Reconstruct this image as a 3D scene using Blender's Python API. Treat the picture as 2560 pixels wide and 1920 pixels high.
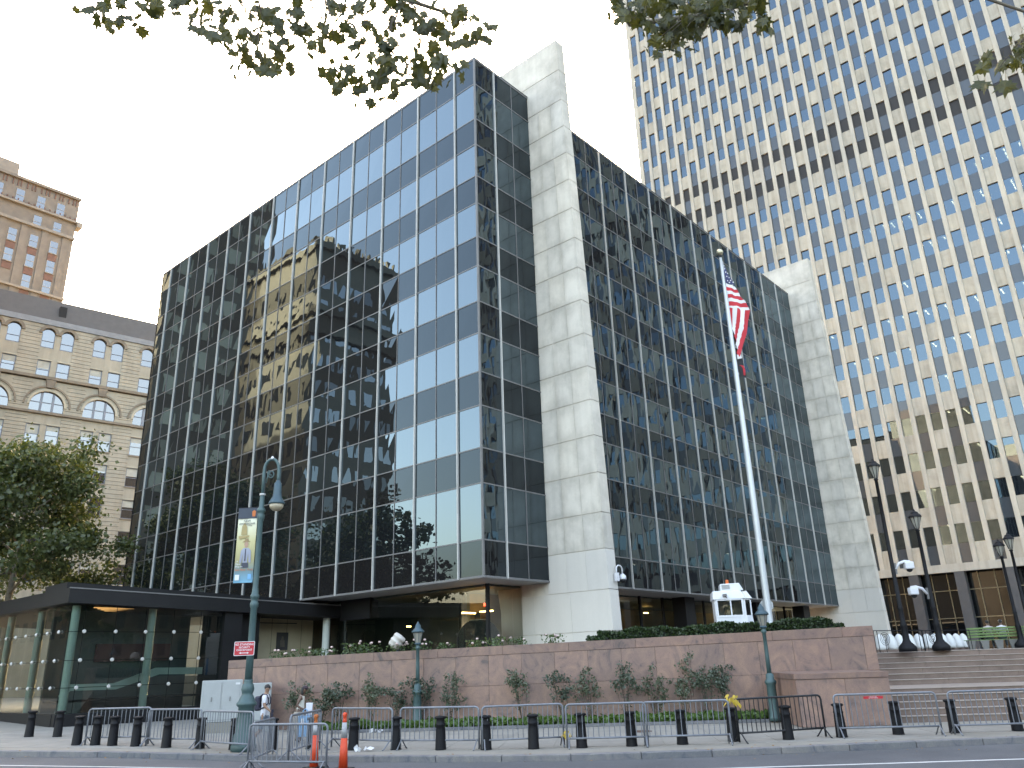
import bpy, bmesh, math, random
from mathutils import Vector, Matrix, Euler, noise as mnoise
random.seed(7)
sc = bpy.context.scene
for o in list(bpy.data.objects): bpy.data.objects.remove(o)
COL = sc.collection
# ------------------------------------------------------------------ camera
CAM = Vector((-25.718, -24.340, 2.172))
cam = bpy.data.cameras.new('camera'); cam.sensor_width = 36; cam.lens = 27.709
cam.clip_start = .1; cam.clip_end = 3000
co = bpy.data.objects.new('camera', cam); COL.objects.link(co)
cR = Vector((0.66368874, -0.74735353, -0.03130412)); cU = Vector((-0.23097472, -0.24456309, 0.9417216)); cF = Vector((0.7114548, 0.61777956, 0.33493355))
co.matrix_world = Matrix(((cR.x, cU.x, -cF.x, CAM.x), (cR.y, cU.y, -cF.y, CAM.y), (cR.z, cU.z, -cF.z, CAM.z), (0, 0, 0, 1)))
sc.camera = co
# ------------------------------------------------------------------ light
SUN_AZ, SUN_EL = 48.0, 24.0          # azimuth from +Y towards +X: behind the buildings, hazy late sun
w = bpy.data.worlds.new('World'); sc.world = w; w.use_nodes = True
nt = w.node_tree; bg = nt.nodes['Background']
sky = nt.nodes.new('ShaderNodeTexSky'); sky.sky_type = 'NISHITA'; sky.sun_disc = False
sky.sun_elevation = math.radians(SUN_EL); sky.sun_rotation = math.radians(SUN_AZ)
sky.air_density = 1.0; sky.dust_density = 5.0; sky.ozone_density = 1.8
nt.links.new(sky.outputs[0], bg.inputs[0]); bg.inputs[1].default_value = 0.15
sd = bpy.data.lights.new('sun', 'SUN'); sd.energy = 2.0; sd.angle = math.radians(.6); sd.color = (1, .93, .82)
so = bpy.data.objects.new('sun', sd); COL.objects.link(so)
a, e = math.radians(SUN_AZ), math.radians(SUN_EL)
sdir = Vector((math.sin(a)*math.cos(e), math.cos(a)*math.cos(e), math.sin(e)))
so.location = sdir*200; so.rotation_euler = sdir.to_track_quat('Z', 'Y').to_euler()
sc.view_settings.view_transform = 'Standard'; sc.view_settings.look = 'None'
sc.view_settings.exposure = 3.85; sc.view_settings.gamma = 1.0; sc.view_settings.use_curve_mapping = False
sc.view_settings.use_white_balance = True; sc.view_settings.white_balance_temperature = 8900; sc.view_settings.white_balance_tint = 12   # the camera was balanced for open shade
sc.render.engine = 'CYCLES'; sc.cycles.use_denoising = True
sc.cycles.max_bounces = 8; sc.cycles.transparent_max_bounces = 12; sc.cycles.glossy_bounces = 5
sc.cycles.caustics_reflective = False; sc.cycles.caustics_refractive = False
sc.cycles.sample_clamp_indirect = 6
# ------------------------------------------------------------------ helpers
SD = Vector((math.cos(math.radians(-54.64)), math.sin(math.radians(-54.64)))); SN = Vector((-SD.y, SD.x))
SRZ = math.radians(-54.64)
def st(s, t, z=0.0):
    p = SD*s + SN*t; return Vector((p.x, p.y, z))
def gz(s): return .025*min(20, max(0, -5-s))
def gzp(x, y): return gz(x*SD.x + y*SD.y)
class MB:
    def __init__(s): s.v = []; s.f = []; s.m = []
    def add(s, vs, fs, mi=0):
        b = len(s.v); s.v += [tuple(v) for v in vs]; s.f += [tuple(i+b for i in f) for f in fs]; s.m += [mi]*len(fs); return s
    def box(s, x0, y0, z0, x1, y1, z1, mi=0):
        return s.add([(x0,y0,z0),(x1,y0,z0),(x1,y1,z0),(x0,y1,z0),(x0,y0,z1),(x1,y0,z1),(x1,y1,z1),(x0,y1,z1)],
            [(0,3,2,1),(4,5,6,7),(0,1,5,4),(1,2,6,5),(2,3,7,6),(3,0,4,7)], mi)
    def hexa(s, p, mi=0):   # 8 points, bottom 4 then top 4
        return s.add(p, [(0,3,2,1),(4,5,6,7),(0,1,5,4),(1,2,6,5),(2,3,7,6),(3,0,4,7)], mi)
    def quad(s, a, b, c, d, mi=0): return s.add([a,b,c,d], [(0,1,2,3)], mi)
    def prism(s, poly, z0, z1, mi=0):
        n = len(poly); vs = [(x,y,z0) for x,y in poly]+[(x,y,z1) for x,y in poly]
        return s.add(vs, [tuple(range(n-1,-1,-1)), tuple(range(n,2*n))]+[(i,(i+1)%n,n+(i+1)%n,n+i) for i in range(n)], mi)
    def slab(s, poly, y0, y1, mi=0):   # polygon in xz, extruded along y
        n = len(poly); vs = [(x,y0,z) for x,z in poly]+[(x,y1,z) for x,z in poly]
        return s.add(vs, [tuple(range(n)), tuple(range(2*n-1,n-1,-1))]+[(i,n+i,n+(i+1)%n,(i+1)%n) for i in range(n)], mi)
    def lathe(s, prof, n=16, c=(0,0,0), mi=0, cap=True):
        vs = []
        for r, z in prof:
            for k in range(n):
                q = 2*math.pi*k/n; vs.append((c[0]+r*math.cos(q), c[1]+r*math.sin(q), c[2]+z))
        fs = [(i*n+k, i*n+(k+1)%n, (i+1)*n+(k+1)%n, (i+1)*n+k) for i in range(len(prof)-1) for k in range(n)]
        if cap: fs += [tuple(range(n-1,-1,-1)), tuple(range((len(prof)-1)*n, len(prof)*n))]
        return s.add(vs, fs, mi)
    def tube(s, path, r, n=8, mi=0, cap=True):
        path = [Vector(p) for p in path]; rs = r if isinstance(r, (list,tuple)) else [r]*len(path); vs = []; up = None
        for i, p in enumerate(path):
            t = (path[min(i+1,len(path)-1)]-path[max(i-1,0)]).normalized()
            if up is None: up = Vector((0,0,1)) if abs(t.z) < .9 else Vector((1,0,0))
            x = up.cross(t)
            if x.length < 1e-4: x = Vector((0,1,0)).cross(t)
            x.normalize(); y = t.cross(x); up = y
            for k in range(n):
                q = 2*math.pi*k/n; vs.append(p + x*(rs[i]*math.cos(q)) + y*(rs[i]*math.sin(q)))
        fs = [(i*n+k, i*n+(k+1)%n, (i+1)*n+(k+1)%n, (i+1)*n+k) for i in range(len(path)-1) for k in range(n)]
        if cap: fs += [tuple(range(n-1,-1,-1)), tuple(range((len(path)-1)*n, len(path)*n))]
        return s.add(vs, fs, mi)
    def mesh(s, name, mats, smooth=False):
        me = bpy.data.meshes.new(name); me.from_pydata(s.v, [], s.f)
        for m in (mats if isinstance(mats, (list,tuple)) else [mats]): me.materials.append(m)
        if any(s.m): me.polygons.foreach_set('material_index', s.m)
        if smooth: me.polygons.foreach_set('use_smooth', [True]*len(s.f))
        me.update(); return me
    def build(s, name, mats, parent=None, loc=None, rz=0, smooth=False):
        return inst(name, s.mesh(name, mats, smooth), parent, loc, rz)
def inst(name, me, parent=None, loc=None, rz=0):
    o = bpy.data.objects.new(name, me); COL.objects.link(o)
    if parent is not None: o.parent = parent
    if loc is not None: o.location = loc
    if rz: o.rotation_euler = (0,0,rz)
    return o
def thing(name, label, cat, loc=(0,0,0), rz=0, group=None):
    o = bpy.data.objects.new(name, None); COL.objects.link(o); o.location = loc; o.rotation_euler = (0,0,rz); o.empty_display_size = .3
    return tag(o, label, cat, group)
def tag(o, label, cat, group=None, kind=None):
    o['label'] = label; o['category'] = cat
    if group: o['group'] = group
    if kind: o['kind'] = kind
    return o
def group_root(name):
    o = bpy.data.objects.new(name, None); COL.objects.link(o); return o
def struct(o, label, cat): return tag(o, label, cat, None, 'structure')
def stuff(o): o['kind'] = 'stuff'; return o
def copy_tree(o, parent=None):
    c = o.copy(); COL.objects.link(c); c.parent = parent
    for ch in o.children: copy_tree(ch, c)
    return c
ORD = ['first','second','third','fourth','fifth','sixth','seventh','eighth','ninth','tenth','eleventh','twelfth','thirteenth','fourteenth','fifteenth','sixteenth','seventeenth','eighteenth','nineteenth','twentieth','twenty-first','twenty-second','twenty-third','twenty-fourth','twenty-fifth','twenty-sixth']
def bevel(me, w=.01, seg=1):
    bm = bmesh.new(); bm.from_mesh(me)
    bmesh.ops.bevel(bm, geom=list(bm.edges), offset=w, segments=seg, affect='EDGES', profile=.5)
    bm.to_mesh(me); bm.free(); return me
def pxsize(p, size=1.0):     # rough size in the picture, used only to pick which repeats stay single objects
    d = Vector(p)-CAM; z = d.dot(cF)
    if z <= 1: return 0
    u, v = d.dot(cR)/z, d.dot(cU)/z
    return size/z if abs(u) < .66 and abs(v) < .5 else size/z*.01
# ------------------------------------------------------------------ materials
AK = .68     # darkens diffuse colours so they balance with reflections at the raised exposure
def _new(name):
    m = bpy.data.materials.new(name); m.use_nodes = True; n = m.node_tree.nodes; b = n['Principled BSDF']; return m, m.node_tree, n, b
def _pos(nt): return nt.nodes.new('ShaderNodeNewGeometry').outputs['Position']
def _noise(nt, vec, scale, detail=4, rough=.6, dist=0):
    n = nt.nodes.new('ShaderNodeTexNoise'); n.inputs['Scale'].default_value = scale; n.inputs['Detail'].default_value = detail
    n.inputs['Roughness'].default_value = rough; n.inputs['Distortion'].default_value = dist
    nt.links.new(vec, n.inputs['Vector']); return n.outputs['Fac']
def _ramp(nt, fac, stops):
    r = nt.nodes.new('ShaderNodeValToRGB'); el = r.color_ramp.elements
    while len(el) < len(stops): el.new(.5)
    for q, (p, c) in zip(el, stops): q.position = p; q.color = (*c, 1)
    nt.links.new(fac, r.inputs[0]); return r.outputs[0]
def _mix(nt, fac, a, b, mode='MIX'):
    x = nt.nodes.new('ShaderNodeMix'); x.data_type = 'RGBA'; x.blend_type = mode
    for k, val in ((0, fac), (6, a), (7, b)):
        if hasattr(val, 'is_linked') or hasattr(val, 'links'): nt.links.new(val, x.inputs[k])
        else: x.inputs[k].default_value = val if k == 0 else (*val, 1)
    return x.outputs[2]
def _map(nt, vec, scale=(1,1,1), rot=(0,0,0)):
    m = nt.nodes.new('ShaderNodeMapping'); m.inputs['Scale'].default_value = scale; m.inputs['Rotation'].default_value = rot
    nt.links.new(vec, m.inputs[0]); return m.outputs[0]
def _bump(nt, b, h, strength=.3, dist=.01):
    n = nt.nodes.new('ShaderNodeBump'); n.inputs['Strength'].default_value = strength; n.inputs['Distance'].default_value = dist
    nt.links.new(h, n.inputs['Height']); nt.links.new(n.outputs[0], b.inputs['Normal']); return n
def M(name, rgb, rough=.6, metal=0., var=.15, scale=1.5, fine=0., bump=0., bdist=.01, spec=.5, objvar=0.):
    rgb = tuple(x*AK for x in rgb); m, nt, n, b = _new(name); p = _pos(nt)
    c1 = tuple(x*(1-var) for x in rgb); c2 = tuple(min(1,x*(1+var)) for x in rgb)
    f = _noise(nt, p, scale, 5); col = _ramp(nt, f, [(.3,c1),(.7,c2)])
    if fine:
        g = _noise(nt, p, 60, 2); col = _mix(nt, 1.0, col, _ramp(nt, g, [(.35,(1-fine,)*3),(.65,(1+fine,)*3)]), 'MULTIPLY')
    if objvar:
        oi = nt.nodes.new('ShaderNodeObjectInfo'); col = _mix(nt, 1.0, col, _ramp(nt, oi.outputs['Random'], [(0,(1-objvar,)*3),(1,(1+objvar,)*3)]), 'MULTIPLY')
    nt.links.new(col, b.inputs['Base Color']); b.inputs['Roughness'].default_value = rough; b.inputs['Metallic'].default_value = metal
    b.inputs['Specular IOR Level'].default_value = spec
    if bump: _bump(nt, b, _noise(nt, p, 40, 4), bump, bdist)
    return m
def glassR(name, ior, base=(.012,.013,.015), wav=.0, wscale=1.2, tint=(1,1,1), trans=0., rough=0., stretch=(1,1,1)):
    """coated or dark window glass: dark body, fresnel mirror on top, optional share that lets light through"""
    m = bpy.data.materials.new(name); m.use_nodes = True; nt = m.node_tree; n = nt.nodes; n.clear()
    out = n.new('ShaderNodeOutputMaterial'); d = n.new('ShaderNodeBsdfDiffuse'); d.inputs[0].default_value = (*base,1)
    g = n.new('ShaderNodeBsdfGlossy'); g.inputs[0].default_value = (*tint,1); g.inputs['Roughness'].default_value = rough
    fr = n.new('ShaderNodeFresnel'); fr.inputs[0].default_value = ior
    mx = n.new('ShaderNodeMixShader'); nt.links.new(fr.outputs[0], mx.inputs[0]); nt.links.new(g.outputs[0], mx.inputs[2])
    if trans:
        t = n.new('ShaderNodeBsdfTransparent'); t.inputs[0].default_value = (.8,.9,.85,1); m2 = n.new('ShaderNodeMixShader'); m2.inputs[0].default_value = trans
        nt.links.new(d.outputs[0], m2.inputs[1]); nt.links.new(t.outputs[0], m2.inputs[2]); nt.links.new(m2.outputs[0], mx.inputs[1])
    else: nt.links.new(d.outputs[0], mx.inputs[1])
    if wav:
        geo = n.new('ShaderNodeNewGeometry'); oi = n.new('ShaderNodeObjectInfo')
        sh = n.new('ShaderNodeVectorMath'); sh.operation = 'MULTIPLY_ADD'; nt.links.new(oi.outputs['Random'], sh.inputs[0]); sh.inputs[1].default_value = (40,17,29); nt.links.new(geo.outputs['Position'], sh.inputs[2])
        h = _noise(nt, _map(nt, sh.outputs[0], stretch), wscale, 1.5, .4); bm = n.new('ShaderNodeBump'); bm.inputs['Strength'].default_value = 1; bm.inputs['Distance'].default_value = wav
        nt.links.new(h, bm.inputs['Height']); nt.links.new(bm.outputs[0], g.inputs['Normal'])
    nt.links.new(mx.outputs[0], out.inputs[0]); return m
def emit(name, rgb, s):
    m = bpy.data.materials.new(name); m.use_nodes = True; n = m.node_tree.nodes; n.clear()
    e = n.new('ShaderNodeEmission'); e.inputs[0].default_value = (*rgb,1); e.inputs[1].default_value = s
    o = n.new('ShaderNodeOutputMaterial'); m.node_tree.links.new(e.outputs[0], o.inputs[0]); return m
def leafmat(name, c1, c2, trans=.35, scale=3., c3=None):
    m = bpy.data.materials.new(name); m.use_nodes = True; nt = m.node_tree; n = nt.nodes; n.clear()
    out = n.new('ShaderNodeOutputMaterial'); p = _pos(nt); f = _noise(nt, p, scale, 6, .75)
    stops = [(q_,tuple(x*.78 for x in c_)) for q_,c_ in [(.32,c1),(.6,c2)]+([(.75,c3)] if c3 else [])]; col = _ramp(nt, f, stops)
    oi = n.new('ShaderNodeObjectInfo'); col = _mix(nt, 1.0, col, _ramp(nt, oi.outputs['Random'], [(0,(.75,.8,.8)),(1,(1.25,1.15,1.0))]), 'MULTIPLY')
    d = n.new('ShaderNodeBsdfDiffuse'); t = n.new('ShaderNodeBsdfTranslucent'); g = n.new('ShaderNodeBsdfGlossy'); g.inputs['Roughness'].default_value = .45; g.inputs[0].default_value = (.5,.5,.5,1)
    nt.links.new(col, d.inputs[0]); nt.links.new(_mix(nt, 1.0, col, (1.25,1.3,.7), 'MULTIPLY'), t.inputs[0])
    a = n.new('ShaderNodeMixShader'); a.inputs[0].default_value = trans; b = n.new('ShaderNodeMixShader'); b.inputs[0].default_value = .06
    nt.links.new(d.outputs[0], a.inputs[1]); nt.links.new(t.outputs[0], a.inputs[2]); nt.links.new(a.outputs[0], b.inputs[1]); nt.links.new(g.outputs[0], b.inputs[2]); nt.links.new(b.outputs[0], out.inputs[0]); return m
def concrete(name, c, dark=.72, light=1.15, scale=.45, vstreak=.5, rough=.85):
    c = tuple(x*AK for x in c); m, nt, n, b = _new(name); p = _pos(nt)
    f = _noise(nt, p, scale, 6, .62, .4); col = _ramp(nt, f, [(.28,tuple(x*dark for x in c)),(.5,c),(.72,tuple(min(1,x*light) for x in c))])
    vs = _noise(nt, _map(nt, p, (2.2,2.2,.12)), 1.0, 4); col = _mix(nt, vstreak, col, _mix(nt, 1., col, _ramp(nt, vs, [(.35,(.78,.77,.75)),(.6,(1.06,1.06,1.06))]), 'MULTIPLY'))
    g = _noise(nt, p, 35, 3); col = _mix(nt, 1., col, _ramp(nt, g, [(.3,(.93,)*3),(.7,(1.06,)*3)]), 'MULTIPLY')
    oi = n.new('ShaderNodeObjectInfo'); col = _mix(nt, 1., col, _ramp(nt, oi.outputs['Random'], [(0,(.93,.94,.95)),(1,(1.05,1.04,1.02))]), 'MULTIPLY')
    nt.links.new(col, b.inputs['Base Color']); b.inputs['Roughness'].default_value = rough; b.inputs['Specular IOR Level'].default_value = .25
    _bump(nt, b, g, .15, .01); return m
def panel_concrete(name, c):
    m = concrete(name, c, .80, 1.1, .6, .35); nt = m.node_tree; n = nt.nodes; b = n['Principled BSDF']
    src = b.inputs['Base Color'].links[0].from_socket; tc = n.new('ShaderNodeTexCoord'); sp = n.new('ShaderNodeSeparateXYZ'); nt.links.new(tc.outputs['Generated'], sp.inputs[0])
    def mth(op, a, bb=None):
        q = n.new('ShaderNodeMath'); q.operation = op
        for i,v in enumerate((a,bb)):
            if v is None: continue
            if isinstance(v,(int,float)): q.inputs[i].default_value = v
            else: nt.links.new(v, q.inputs[i])
        return q.outputs[0]
    y,z = sp.outputs[1],sp.outputs[2]; d = mth('MINIMUM', mth('MINIMUM',y,mth('SUBTRACT',1.0,y)), mth('MINIMUM',z,mth('MULTIPLY',mth('SUBTRACT',1.0,z),.8)))
    d = mth('ADD', d, mth('MULTIPLY', mth('SUBTRACT', _noise(nt, _pos(nt), .9, 5, .65), .5), .9))
    nt.links.new(_mix(nt, 1., src, _ramp(nt, d, [(.0,(.84,.835,.82)),(.14,(.95,.945,.935)),(.34,(1.05,1.05,1.045))]), 'MULTIPLY'), b.inputs['Base Color']); return m
def granite(name, c, rough=.45):
    c = tuple(x*AK for x in c); m, nt, n, b = _new(name); p = _pos(nt); oi = n.new('ShaderNodeObjectInfo')
    sh = n.new('ShaderNodeVectorMath'); sh.operation = 'MULTIPLY_ADD'; nt.links.new(oi.outputs['Random'], sh.inputs[0]); sh.inputs[1].default_value = (31,17,23); nt.links.new(p, sh.inputs[2])
    v = _noise(nt, _map(nt, sh.outputs[0], (1.1,1.1,.9), (.5,.6,.4)), 1.1, 7, .62, 2.2)
    col = _ramp(nt, v, [(.30,tuple(x*k for x,k in zip(c,(.42,.52,.62)))),(.44,tuple(x*k for x,k in zip(c,(.85,.86,.92)))),(.58,c),(.75,tuple(min(1,x*k) for x,k in zip(c,(1.22,1.2,1.15))))])
    g = _noise(nt, p, 55, 3, .7); col = _mix(nt, 1., col, _ramp(nt, g, [(.32,(.72,.74,.78)),(.5,(1,1,1)),(.68,(1.22,1.18,1.15))]), 'MULTIPLY')
    col = _mix(nt, 1., col, _ramp(nt, oi.outputs['Random'], [(0,(.86,.88,.9)),(1,(1.1,1.06,1.03))]), 'MULTIPLY')
    nt.links.new(col, b.inputs['Base Color']); b.inputs['Roughness'].default_value = rough; b.inputs['Specular IOR Level'].default_value = .35; return m
def asphalt(name):
    m, nt, n, b = _new(name); p = _pos(nt)
    f = _noise(nt, p, .35, 6, .6); col = _ramp(nt, f, [(.3,(.045,.047,.052)),(.7,(.075,.077,.083))])
    g = _noise(nt, p, 90, 3, .7); col = _mix(nt, 1., col, _ramp(nt, g, [(.35,(.7,)*3),(.65,(1.35,)*3)]), 'MULTIPLY')
    nt.links.new(col, b.inputs['Base Color']); b.inputs['Roughness'].default_value = .85; _bump(nt, b, g, .3, .01); return m
# ------------------------------------------------------------------ material list
m_asph = asphalt('asphalt'); m_walk = concrete('sidewalk_concrete', (.29,.27,.235), .85, 1.1, .8, .1)
m_slab = M('sidewalk_slab', (.29,.27,.235), .9, var=.14, scale=.9, fine=.10, objvar=.05)
m_kerb = granite('kerb_granite', (.22,.215,.21), .8); m_line = M('road_paint', (.72,.72,.70), .7, var=.12, scale=6, fine=.1)
m_gran = granite('pink_granite', (.345,.215,.165)); m_granc = granite('pink_granite_coping', (.31,.19,.145))
m_step = M('step_granite', (.24,.165,.13), .75, var=.18, scale=2.2, fine=.16, objvar=.08); m_trd = M('lightened_tread_granite', (.35,.28,.23), .75, var=.1, scale=3, fine=.12, objvar=.05); m_plaza = concrete('plaza_paving', (.30,.27,.25))  # treads coloured paler than the risers, imitating light caught on the nosings
m_soil = M('soil', (.05,.038,.028), .95, bump=.5)
m_conc = panel_concrete('pylon_concrete', (.80,.735,.645)); m_concs = concrete('pylon_smooth_concrete', (.74,.69,.62), .93, 1.05, .4, .1)
m_dark = M('dark_metal', (.012,.012,.013), .55, 0, spec=.25); m_blk = M('black_panel', (.011,.011,.012), .5, 0, spec=.25)
m_alum = M('white_aluminium', (.62,.60,.56), .5, .1, var=.06); m_alumg = M('grey_aluminium', (.19,.185,.18), .55, .2, var=.1)
m_sof = M('soffit', (.42,.42,.41), .7, var=.06)
m_vis = glassR('vision_glass', 2.15, (.008,.009,.010), wav=.006, wscale=.9, stretch=(1,1,.5), tint=(.64,.87,1.0)); m_spn = glassR('spandrel_glass', 1.47, (.011,.010,.010), wav=.006, wscale=1.1, stretch=(1,1,.5), tint=(.64,.87,1.0))
m_clear = glassR('lobby_glass', 1.75, (.01,.02,.016), trans=.88); m_pav = glassR('pavilion_glass', 1.75, (.01,.02,.02), trans=.86)
m_int = M('lobby_stone', (.42,.33,.19), .8, var=.08); m_intd = M('lobby_dark', (.05,.035,.022), .7); m_lobfl = M('lobby_floor', (.12,.10,.08), .3)
m_lamp = emit('lit_lamp', (1,.62,.25), 1.7); m_lampw = emit('lit_lamp_white', (1,.9,.75), 5); m_red = emit('exit_sign_red', (1,.05,.03), 1.2)
m_teal = M('teal_painted_steel', (.46,.62,.58), .5, var=.06); m_beige = M('beige_stone', (.50,.44,.30), .8, var=.1, scale=1.2, fine=.04)
# ------------------------------------------------------------------ ground
KT = [(-120,-9.2),(-40,-9.8),(-20,-10.6),(-12.9,-11.0),(-11.4,-10.95),(-9.1,-11.14),(-5.5,-11.7),(-1.7,-12.57),(1.74,-13.25),(4.67,-13.4),(7.73,-13.1),(9.82,-12.68),(12.31,-12.17),(15.53,-11.6),(25,-10.2),(45,-7.5),(120,2)]
def kt(s):
    for (a,ta),(b,tb) in zip(KT, KT[1:]):
        if a <= s <= b: return ta+(tb-ta)*(s-a)/(b-a)
    return KT[-1][1]
mb = MB(); ss = [-900,-25,-15,-5,40,900]
for a,b in zip(ss,ss[1:]):
    for t0,t1 in ((-900,-40),(-40,-5),(-5,900)):
        mb.quad(*[st(s,t,gz(s)-.15) for s,t in ((a,t0),(b,t0),(b,t1),(a,t1))])
struct(mb.build('road', m_asph), 'grey asphalt road in the foreground', 'road')
mb = MB(); S = sorted(set([k[0] for k in KT]+[-25,-15,-5]+[x*2.-20 for x in range(24)]))
for a,b in zip(S,S[1:]):
    mb.quad(st(a,kt(a)+.3,gz(a)-.006), st(b,kt(b)+.3,gz(b)-.006), st(b,140,gz(b)-.006), st(a,140,gz(a)-.006))
walk = struct(mb.build('sidewalk', m_walk), 'pale concrete sidewalk in front of the granite wall', 'sidewalk')
q = 1.52
for i in range(-12, 14):
    for j in range(0, 12):
        s0, t0 = i*q+.4, -13.0+j*q
        if t0 < max(kt(s0), kt(s0+q))+.36 or t0 > 1.6: continue
        if s0+q > -6 and t0+q > -4.7 and s0 < 11.1: continue
        if s0+q > 11.0 and t0+q > -7.15: continue
        p = [st(a,b) for a,b in ((s0+.008,t0+.008),(s0+q-.008,t0+.008),(s0+q-.008,t0+q-.008),(s0+.008,t0+q-.008))]
        MB().hexa([(v.x,v.y,gz(v.x*SD.x+v.y*SD.y)-.02) for v in p]+[(v.x,v.y,gz(v.x*SD.x+v.y*SD.y)+random.uniform(-.001,.002)) for v in p]).build('paving_slab', m_slab, walk)
kerb = struct(group_root('kerb'), 'grey granite kerb along the road', 'kerb')
s = -40.
while s < 45:
    L = 1.75 if -16 < s < 24 else 6
    a, b = s+.006, s+L-.006
    P = [st(a,kt(a),0),st(b,kt(b),0),st(b,kt(b)+.31,0),st(a,kt(a)+.31,0)]; Z = [gz(a),gz(b),gz(b),gz(a)]
    me = MB().hexa([(p.x,p.y,z-.3) for p,z in zip(P,Z)]+[(p.x,p.y,z+.004) for p,z in zip(P,Z)]).mesh('kerb_stone', m_kerb)
    inst('kerb_stone', bevel(me,.018,2), kerb); s += L
def strip(name, pts, wd, label):
    mb = MB()
    for (a,ta),(b,tb) in zip(pts,pts[1:]): mb.quad(st(a,ta-wd/2,gz(a)-.146), st(b,tb-wd/2,gz(b)-.146), st(b,tb+wd/2,gz(b)-.146), st(a,ta+wd/2,gz(a)-.146))
    return struct(mb.build(name, m_line), label, 'marking')
strip('road_marking', [(-40,-12.6),(-20,-12.7),(-11.5,-13.02),(-8.3,-13.16),(-5.2,-13.4),(-2.5,-14.0)], .12, 'thin white line on the asphalt at the left')
strip('road_marking', [(3.5,-15.7),(6,-15.5),(8.6,-15.26),(11.3,-15.05),(14,-14.8),(20,-14.0),(40,-10.9)], .14, 'white lane line on the asphalt at the right')
# manhole cover
me = MB().lathe([(.34,0),(.34,.012),(.30,.012),(.30,.007),(.05,.007)], 20).mesh('manhole_cover', M('rusty_iron', (.12,.065,.045), .8, .3))
tag(inst('manhole_cover', me, None, (-2.26,-9.01,.002)), 'rusty round manhole cover in the sidewalk', 'manhole')
# planting bed
mb = MB(); f = lambda s,t,z: st(s,t,z)
mb.hexa([f(-6,-4.45,0),f(11.07,-4.45,0),f(11.07,-2.99,0),f(-6,-2.99,0),f(-6,-4.45,.07),f(11.07,-4.45,.07),f(11.07,-2.99,.07),f(-6,-2.99,.07)])
struct(mb.build('planting_bed', m_soil), 'narrow soil bed at the foot of the granite wall', 'bed')
edge = struct(group_root('bed_edging'), 'low stone edging along the planting bed', 'edging')
for k in range(11):
    a = -6+k*1.552; b = a+1.54
    inst('edging_stone', MB().hexa([f(a,-4.57,0),f(b,-4.57,0),f(b,-4.455,0),f(a,-4.455,0),f(a,-4.57,.1),f(b,-4.57,.1),f(b,-4.455,.1),f(a,-4.455,.1)]).mesh('edging_stone', m_kerb), edge)
# plaza
mb = MB()
def sbox(mb, s0,t0,z0,s1,t1,z1, mi=0):
    return mb.hexa([st(s0,t0,z0),st(s1,t0,z0),st(s1,t1,z0),st(s0,t1,z0),st(s0,t0,z1),st(s1,t0,z1),st(s1,t1,z1),st(s0,t1,z1)], mi)
sbox(mb,-9.9,-2.6,0,15.0,.3,2.15); sbox(mb,-9.9,.3,0,110,110,2.15)
struct(mb.build('plaza', m_plaza), 'raised stone plaza behind the granite wall', 'plaza')
# steps
steps = struct(group_root('steps'), 'broad pink granite steps rising to the plaza', 'steps')
RI = .1955
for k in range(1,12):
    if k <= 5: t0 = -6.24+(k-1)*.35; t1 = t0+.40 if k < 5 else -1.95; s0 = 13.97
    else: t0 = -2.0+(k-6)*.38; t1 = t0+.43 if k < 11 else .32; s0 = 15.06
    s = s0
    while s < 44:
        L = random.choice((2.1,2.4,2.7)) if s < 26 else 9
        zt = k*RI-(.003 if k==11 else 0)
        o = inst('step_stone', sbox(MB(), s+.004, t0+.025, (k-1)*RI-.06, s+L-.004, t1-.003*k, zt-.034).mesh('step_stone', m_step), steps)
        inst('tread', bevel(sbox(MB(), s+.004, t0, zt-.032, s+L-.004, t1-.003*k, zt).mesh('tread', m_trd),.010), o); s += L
# ------------------------------------------------------------------ pink granite wall
hw = lambda s: 2.85+.018*s
gw = thing('granite_wall', 'long pink granite retaining wall behind the barriers', 'wall', st(-9.97,-2.97,0))
def wp(name, s0,s1,z0,z1, t0=-2.97, t1=-2.5, mat=None, zf=True, g=.004):
    mb = MB(); o = gw.location
    zz = lambda s,z: z*hw(s)/2.85 if zf else z
    P = [st(s0+g,t0),st(s1-g,t0),st(s1-g,t1),st(s0+g,t1)]; Z0 = [zz(s0,z0)+g,zz(s1,z0)+g]*2; Z1 = [zz(s0,z1)-g,zz(s1,z1)-g]*2
    Z0[2],Z0[3] = Z0[1],Z0[0]; Z1[2],Z1[3] = Z1[1],Z1[0]
    me = mb.hexa([(p.x-o.x,p.y-o.y,z) for p,z in zip(P,Z0)]+[(p.x-o.x,p.y-o.y,z) for p,z in zip(P,Z1)]).mesh(name, mat or m_gran)
    return inst(name, bevel(me,.005), gw)
js = [-9.97,-8.42]+[.54+1.28*k for k in range(-6,12)]+[15.04]
wp('wall_core', -9.95,15.02,0,2.8,-2.95,-2.52, m_dark, g=.0)
for a,b in zip(js,js[1:]):
    wp('granite_panel',a,b,.0,1.42); wp('granite_panel',a,b,1.42,2.52)
s = -9.97
while s < 15.0:
    L = min(random.choice((2.56,3.4,2.56)), 15.04-s)
    if 15.04-s-L < .8: L = 15.04-s
    wp('coping_stone', s, s+L, 2.52, 2.85, -2.985, -2.45, m_granc); s += L
cw = thing('granite_wall', 'low pink granite cheek wall beside the lower steps', 'wall', st(11.07,-7.1,0))
gw_, gw = gw, cw
for a,b in ((11.07,12.6),(12.6,13.96)): wp('granite_panel',a,b,0,1.42,-7.1,-3.0,zf=False)
wp('coping_stone',11.03,13.98,1.42,1.60,-7.13,-2.99,m_granc,False); gw = gw_
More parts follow.
